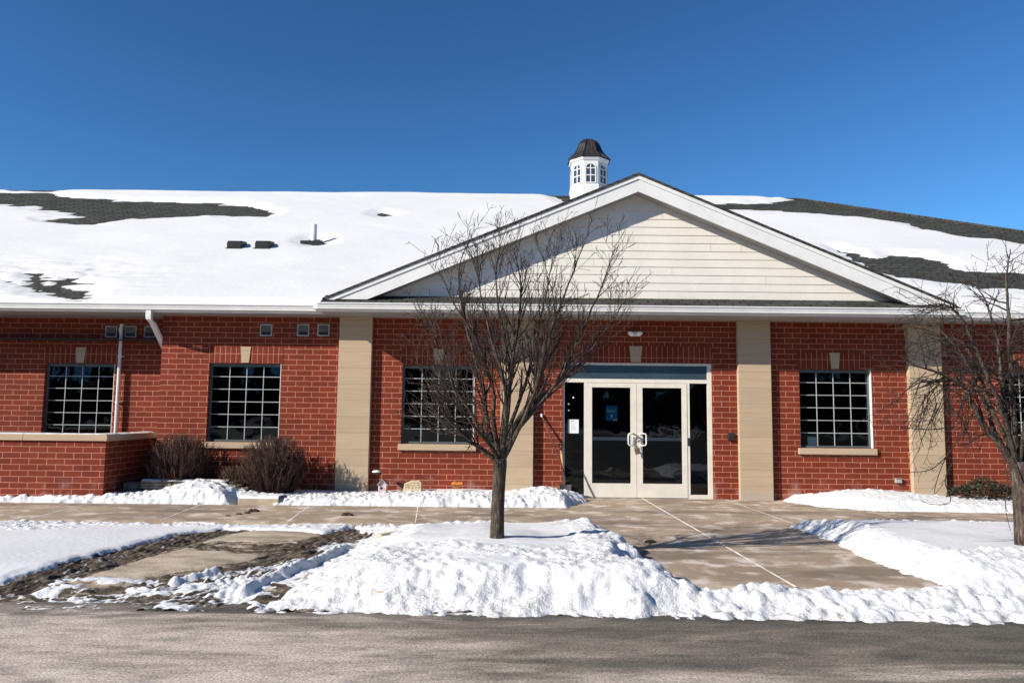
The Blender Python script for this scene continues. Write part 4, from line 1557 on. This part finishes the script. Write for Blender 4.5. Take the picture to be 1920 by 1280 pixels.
# ------------------------------------------------------------------ shrubs
def shrub(name, cx, cy, zb_, zt_, rad, seed, count, mat, label, flat=1.0):
    r_ = random.Random(seed)
    mb = MB()
    H = zt_ - zb_
    for q in range(count):
        ph = r_.uniform(0, 2 * math.pi)
        b0 = Vector((cx + math.cos(ph) * rad * 0.25 * r_.random(), cy + math.sin(ph) * rad * 0.25 * r_.random(), zb_ - 0.05))
        cz = 1.0 - 1.5 * r_.random() ** 1.5
        sr = max(0.0, 1 - abs(cz) ** 4.5) ** 0.5 * r_.uniform(0.84, 1.08)
        if r_.random() < 0.3:
            sr *= r_.random() ** 0.6
        tip = Vector((cx + math.cos(ph) * rad * sr, cy + math.sin(ph) * rad * sr, zb_ + H * (0.52 + 0.47 * cz) * r_.uniform(0.95, 1.01)))
        midp = b0.lerp(tip, 0.5) + Vector((math.cos(ph), math.sin(ph), 0)) * rad * 0.10 - Vector((0, 0, 0.03))
        pth = smooth_path([b0, midp + rvec(r_) * 0.03, tip], 4)
        pth = [p + rvec(r_) * 0.008 for p in pth]
        cr = [0.0075 * (1 - 0.65 * k_ / (len(pth) - 1)) for k_ in range(len(pth))]
        mb.tube(pth, cr, 4, cap=False)
        for s_ in range(9):
            i = r_.randint(2, len(pth) - 2)
            d = (pth[i + 1] - pth[i]).normalized()
            d = side_dir(r_, d, 0.5)
            cp = grow(r_, pth[i], d, r_.uniform(0.08, 0.22), 3, 0.2, UPV, 0.12)
            # keep the clipped outline
            cp = [Vector((p.x, p.y, min(p.z, zt_ + 0.015 * r_.random()))) for p in cp]
            mb.tube(cp, [0.0042, 0.0035, 0.003, 0.002], 3, cap=False)
    o_ = mb.build(name, mat)
    tag(o_, label, 'shrub', 'shrubs along the brick wall')
    return o_


q = YP(338, 855, -0.45)
shrub('bare_shrub', q.x, -0.45, 0.08, 1.13, 0.53, 31, 420, 'bush', 'round clipped leafless shrub beside the low brick wall')
q = YP(515, 855, -0.65)
shrub('bare_shrub', q.x, -0.65, 0.06, 1.12, 0.56, 32, 440, 'bush', 'round clipped leafless shrub below the window sill left of the pilaster')
q = YP(452, 885, -0.60)
shrub('bare_shrub', q.x, -0.60, 0.08, 0.56, 0.34, 33, 190, 'bush2', 'smaller tan leafless shrub between the two round clipped shrubs')
r_ = random.Random(44)
mb = MB()
q = YP(1850, 925, -0.5)
for k in range(1500):
    ph = r_.uniform(0, 6.28)
    rr = math.sqrt(r_.random())
    x_ = q.x + 0.72 * rr * math.cos(ph)
    y_ = -0.5 + 0.35 * rr * math.sin(ph)
    zt_ = 0.10 + (0.36 + 0.06 * math.sin(x_ * 9)) * (1 - rr * rr) ** 0.5 * r_.uniform(0.55, 1.0)
    p = Vector((x_, y_, zt_))
    a = rvec(r_) * 0.034
    b_ = a.orthogonal().normalized() * 0.014
    mb.face([p - a, p + b_, p + a, p - b_])
for k in range(90):
    ph = r_.uniform(0, 6.28)
    mb.tube([(q.x + 0.2 * math.cos(ph), -0.5 + 0.1 * math.sin(ph), 0.0), (q.x + r_.uniform(-.65, .65), -0.5 + r_.uniform(-.3, .3), r_.uniform(0.2, 0.42))], 0.004, 3, cap=False)
o = mb.build('evergreen_shrub', 'evergreen')
tag(o, 'low dark evergreen shrub half buried in snow behind the right tree', 'shrub', 'shrubs along the brick wall')

# ------------------------------------------------------------------ small things
# shovel leaning in the doorway
SH = empty('shovel', (1.05, -0.25, 0.1))
tag(SH, 'worn shovel with D grip leaning beside the glass entrance', 'shovel')
a, b_ = YP(1052, 842, -0.06), YP(1058, 905, -0.16)
mb = MB()
mb.tube([a + Vector((0, 0, -0.02)), YP(1054, 860, -0.09), YP(1057, 882, -0.12)], 0.02, 8)
mb.build('handle', 'wood', SH, smooth=True)
mb = MB()
g0 = YP(1047, 833, -0.05)
g1 = YP(1057, 833, -0.05)
mb.tube([g0, g1], 0.014, 8)
mb.tube([g0, a + Vector((0, 0, -0.015))], 0.011, 6)
mb.tube([g1, a + Vector((0, 0, -0.015))], 0.011, 6)
mb.build('grip', 'black', SH)
mb = MB()
mb.tube([YP(1057, 880, -0.12), YP(1059, 900, -0.15), YP(1059, 910, -0.17)], 0.013, 8)
bl = YP(1060, 908, -0.17)
n_ = 6
for k in range(n_):
    x0_, x1_ = -0.11 + 0.22 * k / n_, -0.11 + 0.22 * (k + 1) / n_
    f0, f1 = 0.03 * (x0_ / 0.11) ** 2, 0.03 * (x1_ / 0.11) ** 2
    mb.face([(bl.x + x0_, bl.y - f0, bl.z), (bl.x + x1_, bl.y - f1, bl.z), (bl.x + x1_ * 0.8, bl.y - 0.04 - f1, bl.z - 0.27), (bl.x + x0_ * 0.8, bl.y - 0.04 - f0, bl.z - 0.27)])
mb.build('blade', 'slate', SH)
# broom / long dark pole
PO = empty('pole', (1.05, -0.3, 0.2))
tag(PO, 'long dark wooden pole leaning against the brick left of the doors', 'pole')
mb = MB()
mb.tube([YP(1016, 779, -0.03), YP(1034, 822, -0.14), YP(1052, 868, -0.24), YP(1062, 903, -0.30)], 0.016, 8)
mb.build('shaft', 'darkwood', PO, smooth=True)
mb = MB()
p = YP(1016, 779, -0.03)
mb.tube([p + Vector((0.0, 0, -0.02)), p + Vector((-0.005, 0, 0.035))], 0.019, 8)
mb.build('tip', 'dot', PO)

# padlock and chain on the pulls
PL = empty('padlock', (2.33, -0.06, 0.9))
tag(PL, 'heavy brass padlock hanging from a chain on the door pulls', 'padlock')
p = Vector((DM - 0.045, -0.065, 0.94))
mb = MB()
i0 = len(mb.v)
mb.box(-0.05, 0.05, -0.02, 0.02, -0.115, 0.0)
rot = Matrix.Rotation(math.radians(-14), 4, 'Y')
mb.v = [tuple(p + rot @ Vector(v_) + Vector((0.03, 0, 0))) for v_ in mb.v]
mb.build('body', 'brass', PL, bevel=0.008)
mb = MB()
mb.tube([p + Vector((0.03 + 0.028 * math.cos(t_), 0, -0.005 + 0.055 * math.sin(t_))) for t_ in [math.pi * k / 10 for k in range(11)]], 0.0065, 6)
mb.build('shackle', 'steel', PL, smooth=True)
mb = MB()
cpts = [Vector((DM - 0.163, -0.062, 1.15)), Vector((DM - 0.12, -0.10, 1.205)), Vector((DM - 0.05, -0.05, 1.19)), Vector((DM + 0.01, -0.03, 1.16)), Vector((DM - 0.06, -0.07, 1.10)), Vector((DM - 0.09, -0.085, 1.02)), Vector((DM - 0.04, -0.075, 0.975))]
cp = smooth_path(cpts, 5)
for k in range(len(cp) - 1):
    m_ = (cp[k] + cp[k + 1]) / 2
    d = (cp[k + 1] - cp[k]).normalized()
    s_ = d.orthogonal().normalized()
    if k % 2:
        s_ = d.cross(s_)
    L_ = (cp[k + 1] - cp[k]).length * 0.72
    mb.tube([m_ + d * (L_ * math.cos(t_)) + s_ * (0.012 * math.sin(t_)) for t_ in [2 * math.pi * j / 8 for j in range(9)]], 0.0042, 5, cap=False)
mb.build('chain', 'grey', PL)

# poster and notice
PS = empty('poster', (1.9, 0.04, 1.6))
tag(PS, 'small blue poster with a green band taped inside the left door', 'poster')
a, b_ = YP(1136, 760, 0.040), YP(1158, 788.5, 0.040)
mb = MB()
mb.box(a.x, b_.x, 0.052, 0.054, b_.z, a.z)
mb.build('sheet', 'blue', PS)
W_, H_ = b_.x - a.x, a.z - b_.z
mb = MB()
mb.box(a.x + 0.02, b_.x - 0.035, 0.0500, 0.0518, b_.z + H_ * 0.56, b_.z + H_ * 0.74)
mb.build('headline', 'green', PS)
mb = MB()
mb.tube([(a.x + W_ * .5, 0.0498, b_.z + H_ * .35), (a.x + W_ * .5, 0.0518, b_.z + H_ * .35)], 0.02, 14)
mb.box(a.x + W_ * .46, a.x + W_ * .54, 0.0500, 0.0518, b_.z + H_ * 0.18, b_.z + H_ * 0.26)
mb.box(a.x + W_ * .62, a.x + W_ * .98, 0.0500, 0.0518, b_.z + H_ * 0.02, b_.z + H_ * 0.10)
mb.build('emblem', 'dot', PS)
NO = empty('notice', (1.2, 0.05, 1.4))
tag(NO, 'white paper notice taped in the sidelight left of the doors', 'notice')
a, b_ = YP(1064, 786, 0.064), YP(1085, 812, 0.064)
W_, H_ = b_.x - a.x, a.z - b_.z
mb = MB()
mb.box(a.x + W_ * .2, b_.x, 0.062, 0.064, b_.z, a.z)
mb.build('sheet', 'paper', NO)
mb = MB()
mb.box(a.x, a.x + W_ * .199, 0.062, 0.064, b_.z, a.z)
mb.box(a.x + W_ * .32, a.x + W_ * .6, 0.0605, 0.0618, b_.z + H_ * .86, b_.z + H_ * .91)
for k in range(7):
    mb.box(a.x + W_ * .34, a.x + W_ * (0.85 - 0.1 * (k % 3)), 0.0605, 0.0618, b_.z + H_ * (.72 - .085 * k), b_.z + H_ * (.733 - .085 * k))
mb.build('printing', 'ink', NO)
a, b_ = YP(1514, 819, 0.17), YP(1532, 838, 0.17)
mb = MB()
mb.box(a.x, b_.x, 0.165, 0.172, b_.z, a.z)
o = mb.build('paper_sheet', 'paper')
tag(o, 'white sheet of paper propped inside the window right of the doors', 'paper')

# carved stone
r_ = random.Random(3)
a, b_ = YP(755, 917, -0.35), YP(791, 901, -0.35)
z0 = a.z - 0.08
CS = empty('carved_stone', ((a.x + b_.x) / 2, -0.35, z0))
tag(CS, 'tan carved stone block standing on snow by the brick wall', 'stone')
mb = MB()
mb.prism([(a.x, z0), (b_.x, z0), (b_.x - 0.005, b_.z - 0.03), (b_.x - 0.04, b_.z), (a.x + 0.14, b_.z - 0.005), (a.x + 0.03, b_.z - 0.055)], -0.36, -0.21, 'y')
mb.build('block', 'tanstone', CS, bevel=0.012)
for row in range(3):
    mb = MB()
    x_ = a.x + 0.04 + (0.1 if row == 0 else 0)
    z_ = b_.z - 0.038 - row * 0.042
    mb.v += [(x_, -0.3615, z_ - 0.008), (x_, -0.3615, z_ + 0.007)]
    k = 0
    while x_ < b_.x - 0.06:
        x_ += r_.uniform(0.025, 0.05) if k % 2 == 0 else r_.uniform(0.012, 0.03)
        i = len(mb.v)
        mb.v += [(x_, -0.3615, z_ - 0.008), (x_, -0.3615, z_ + 0.007)]
        mb.f.append((i - 2, i, i + 1, i - 1))
        mb.mi.append(k % 2)
        k += 1
    mb.build('lettering', ['engrave', 'tanstone'], CS)
# birdhouse ornament
p = YP(718, 914, -0.32)
OR = empty('garden_ornament', (p.x, -0.32, p.z))
tag(OR, 'small pale house shaped garden ornament right of the pilaster', 'ornament')
mb = MB()
mb.prism([(p.x - 0.075, p.z - 0.12), (p.x + 0.075, p.z - 0.12), (p.x + 0.075, p.z + 0.06), (p.x, p.z + 0.14), (p.x - 0.075, p.z + 0.06)], -0.38, -0.25, 'y')
mb.build('body', 'orn', OR, bevel=0.01)
mb = MB()
mb.prism([(p.x, p.z + 0.165), (p.x + 0.11, p.z + 0.05), (p.x + 0.095, p.z + 0.04), (p.x, p.z + 0.145)], -0.41, -0.23, 'y')
mb.prism([(p.x, p.z + 0.165), (p.x - 0.1, p.z + 0.06), (p.x - 0.085, p.z + 0.05), (p.x, p.z + 0.145)], -0.41, -0.23, 'y')
mb.build('roof', 'orn2', OR)
mb = MB()
mb.tube([(p.x - 0.02, -0.383, p.z + 0.0), (p.x - 0.02, -0.378, p.z + 0.0)], 0.026, 10)
mb.build('opening', 'black', OR)
p = YP(704, 884, -0.28)
SG = empty('garden_light', (p.x, -0.28, 0.1))
tag(SG, 'small stake light with pale tilted cap in the snow by the pilaster', 'garden light')
mb = MB()
mb.tube([(p.x + 0.05, -0.28, 0.0), (p.x + 0.04, -0.28, p.z - 0.03)], 0.008, 6)
mb.build('stake', 'black', SG)
mb = MB()
mb.lathe(p.x + 0.02, -0.28, [(0.005, p.z + 0.03), (0.05, p.z + 0.024), (0.085, p.z + 0.0), (0.08, p.z - 0.008), (0.01, p.z - 0.006)], 14)
mb.build('cap', 'dot', SG, smooth=True)
mb = MB()
mb.lathe(p.x + 0.06, -0.28, [(0.01, p.z - 0.01), (0.055, p.z - 0.014), (0.05, p.z - 0.05), (0.01, p.z - 0.055)], 10)
mb.build('lamp_body', 'clod', SG)
# leaf
p = YP(856, 908, -0.4)
mb = MB()
for k in range(4):
    x_ = p.x - 0.09 + 0.05 * k
    mb.face([(x_, -0.46, p.z + 0.006 * (k % 2)), (x_ + 0.05, -0.46, p.z + 0.006 * ((k + 1) % 2)), (x_ + 0.045, -0.37, p.z + 0.045), (x_ + 0.005, -0.37, p.z + 0.04 + 0.008 * (k % 2))])
for v_ in range(0, 1):
    mb.box(p.x - 0.05, p.x + 0.04, -0.42, -0.38, p.z - 0.05, p.z + 0.02)
o = mb.build('dry_leaf', 'leaf')
tag(o, 'curled orange brown leaf on the snow by the wall', 'leaf')

# planks, block and edging in the left bed
p0, p1 = YP(262, 905, -0.75), YP(470, 905, -0.75)
PK = empty('plank_stack', ((p0.x + p1.x) / 2, -0.75, 0.15))
tag(PK, 'low stack of weathered planks under snow before the shrubs', 'planks')
r_ = random.Random(9)
for k, z_ in enumerate((0.18, 0.225, 0.27)):
    mb = MB()
    dx_ = r_.uniform(-0.06, 0.06)
    mb.box(p0.x + dx_ + 0.05 * k, p1.x + dx_ - 0.1 * k, -0.88 + 0.02 * k, -0.62, z_, z_ + 0.038)
    mb.build('plank', 'plank', PK, bevel=0.004)
for x_ in (p0.x + 0.2, p1.x - 0.3):
    mb = MB()
    mb.box(x_ - 0.05, x_ + 0.05, -0.86, -0.64, -0.02, 0.178)
    mb.build('bearer', 'plank', PK)
sx_ = np.arange(p0.x + 0.08, p1.x - 0.35, 0.025)
sy_ = np.arange(-0.87, -0.62, 0.025)
A_, B_ = np.meshgrid(sx_, sy_)
t1 = 0.028 * sstep(0.25, 0.5, fbm(A_ * 3, B_ * 5, 3, 77)) * sstep(0, 0.05, np.minimum(B_ + 0.87, -0.63 - B_))
o = grid_mesh('snow', sx_, sy_, 0.308 + t1, t1 > 0.003, 'snow')
tag(o, 'thin snow lying on the stack of planks', 'snow', kind='stuff')
a = YP(238, 905, -0.85)
b_ = YP(262, 905, -0.85)
mb = MB()
mb.box(a.x, b_.x + 0.02, -0.98, -0.72, 0.0, 0.285)
o = mb.build('slate_block', 'slate', bevel=0.012)
tag(o, 'dark slate block in the shade beside the low brick wall', 'block')
a, b_ = YP(450, 940, -1.45), YP(526, 940, -1.45)
mb = MB()
mb.box(a.x, b_.x, -1.56, -1.40, -0.02, 0.095)
o = mb.build('edging_stone', 'kerb', bevel=0.012)
tag(o, 'flat tan edging stone at the walk below the shrub', 'edging stone')
sx_ = np.arange(a.x + 0.01, b_.x - 0.01, 0.022)
sy_ = np.arange(-1.555, -1.1, 0.022)
A_, B_ = np.meshgrid(sx_, sy_)
t1 = 0.05 * sstep(0.1, 0.5, fbm(A_ * 3, B_ * 4, 3, 78)) * sstep(0, 0.06, B_ + 1.555)
o = grid_mesh('snow', sx_, sy_, 0.094 + t1, t1 > -1, 'snow')
tag(o, 'small snow cushion on the edging stone by the walk', 'snow', kind='stuff')

# exposed kerb ends
for px_, py_, ang, L_, lab in ((733, 992, 0.95, 0.42, 'tan kerb end showing through snow left of the tree'),
                               (703, 1076, -0.45, 0.26, 'curved tan kerb corner poking through the snow front')):
    x_, y_ = G(px_, py_, 0.12)
    z_ = snow_z(x_, y_)
    mb = MB()
    mb.box(-L_ / 2, L_ / 2, -0.05, 0.05, -0.25, 0.012 if ang > 0 else -0.012)
    ro = Matrix.Rotation(ang, 4, 'Z')
    mb.v = [tuple(ro @ Vector(v_) + Vector((x_, y_, z_))) for v_ in mb.v]
    o = mb.build('kerb_stone', 'kerb', bevel=0.02)
    tag(o, lab, 'kerb stone', 'kerb stones')


def clod(x_, y_, s_, seed, lab):
    r_ = random.Random(seed)
    mb = MB()
    for k in range(9):
        c_ = Vector((x_ + r_.uniform(-1, 1) * s_ * 0.75, y_ + r_.uniform(-1, 1) * s_ * 0.3, 0))
        rr = s_ * r_.uniform(0.4, 0.7)
        i0 = len(mb.v)
        n_ = 8
        for lv in range(4):
            for q_ in range(n_):
                an = 6.283 * q_ / n_
                e_ = rr * math.cos(lv * 0.5) * r_.uniform(0.75, 1.2)
                mb.v.append((c_.x + e_ * math.cos(an), c_.y + e_ * math.sin(an), rr * 0.85 * math.sin(lv * 0.5) * r_.uniform(0.8, 1.15)))
        for lv in range(3):
            for q_ in range(n_):
                a_ = i0 + lv * n_ + q_
                b2 = i0 + lv * n_ + (q_ + 1) % n_
                mb.f.append((a_, b2, b2 + n_, a_ + n_))
                mb.mi.append(0)
        mb.f.append(tuple(i0 + 3 * n_ + q_ for q_ in range(n_)))
        mb.mi.append(0)
    o_ = mb.build('dirt_clod', 'clod')
    tag(o_, lab, 'dirt clod', 'dirt clods on the paving')


for k, (px_, py_, s_, lab) in enumerate(((476, 959, 0.085, 'largest dark dirt clod on the walk below the round shrub'),
                                         (462, 962, 0.055, 'middle one of the dark clods strewn below the round shrub'),
                                         (447, 964, 0.045, 'flat dark clod strewn left of the largest dirt clod'),
                                         (428, 967, 0.03, 'smallest dark crumb at the left end of the strewn dirt'),
                                         (652, 966, 0.075, 'lone dark dirt lump on the walk below the left pilaster'),
                                         (1218, 1016, 0.06, 'dark clod on the entry slab near the tree shadow'))):
    x_, y_ = G(px_, py_)
    clod(x_, y_, s_, k + 1, lab)

# ------------------------------------------------------------------ far trees behind the viewer (mirrored in the glass)
r_ = random.Random(77)
mb = MB()
for k in range(420):
    x_ = -110 + 220 * k / 419 + r_.uniform(-1.5, 1.5)
    y_ = -95 + r_.uniform(-8, 8)
    h_ = r_.uniform(5, 12)
    for lv in range(4):
        z0 = h_ * (0.02 + 0.22 * lv)
        rr = h_ * 0.26 * (1 - lv * 0.2)
        mb.lathe(x_, y_, [(rr, z0), (rr * 0.45, z0 + h_ * 0.16), (0.05, z0 + h_ * 0.28)], 7, r_.random())
    mb.tube([(x_, y_, -0.3), (x_, y_, h_ * 0.3)], 0.2, 5)
o = mb.build('treeline', 'fartree')
tag(o, 'distant dark conifer treeline across the road', 'trees', kind='stuff')
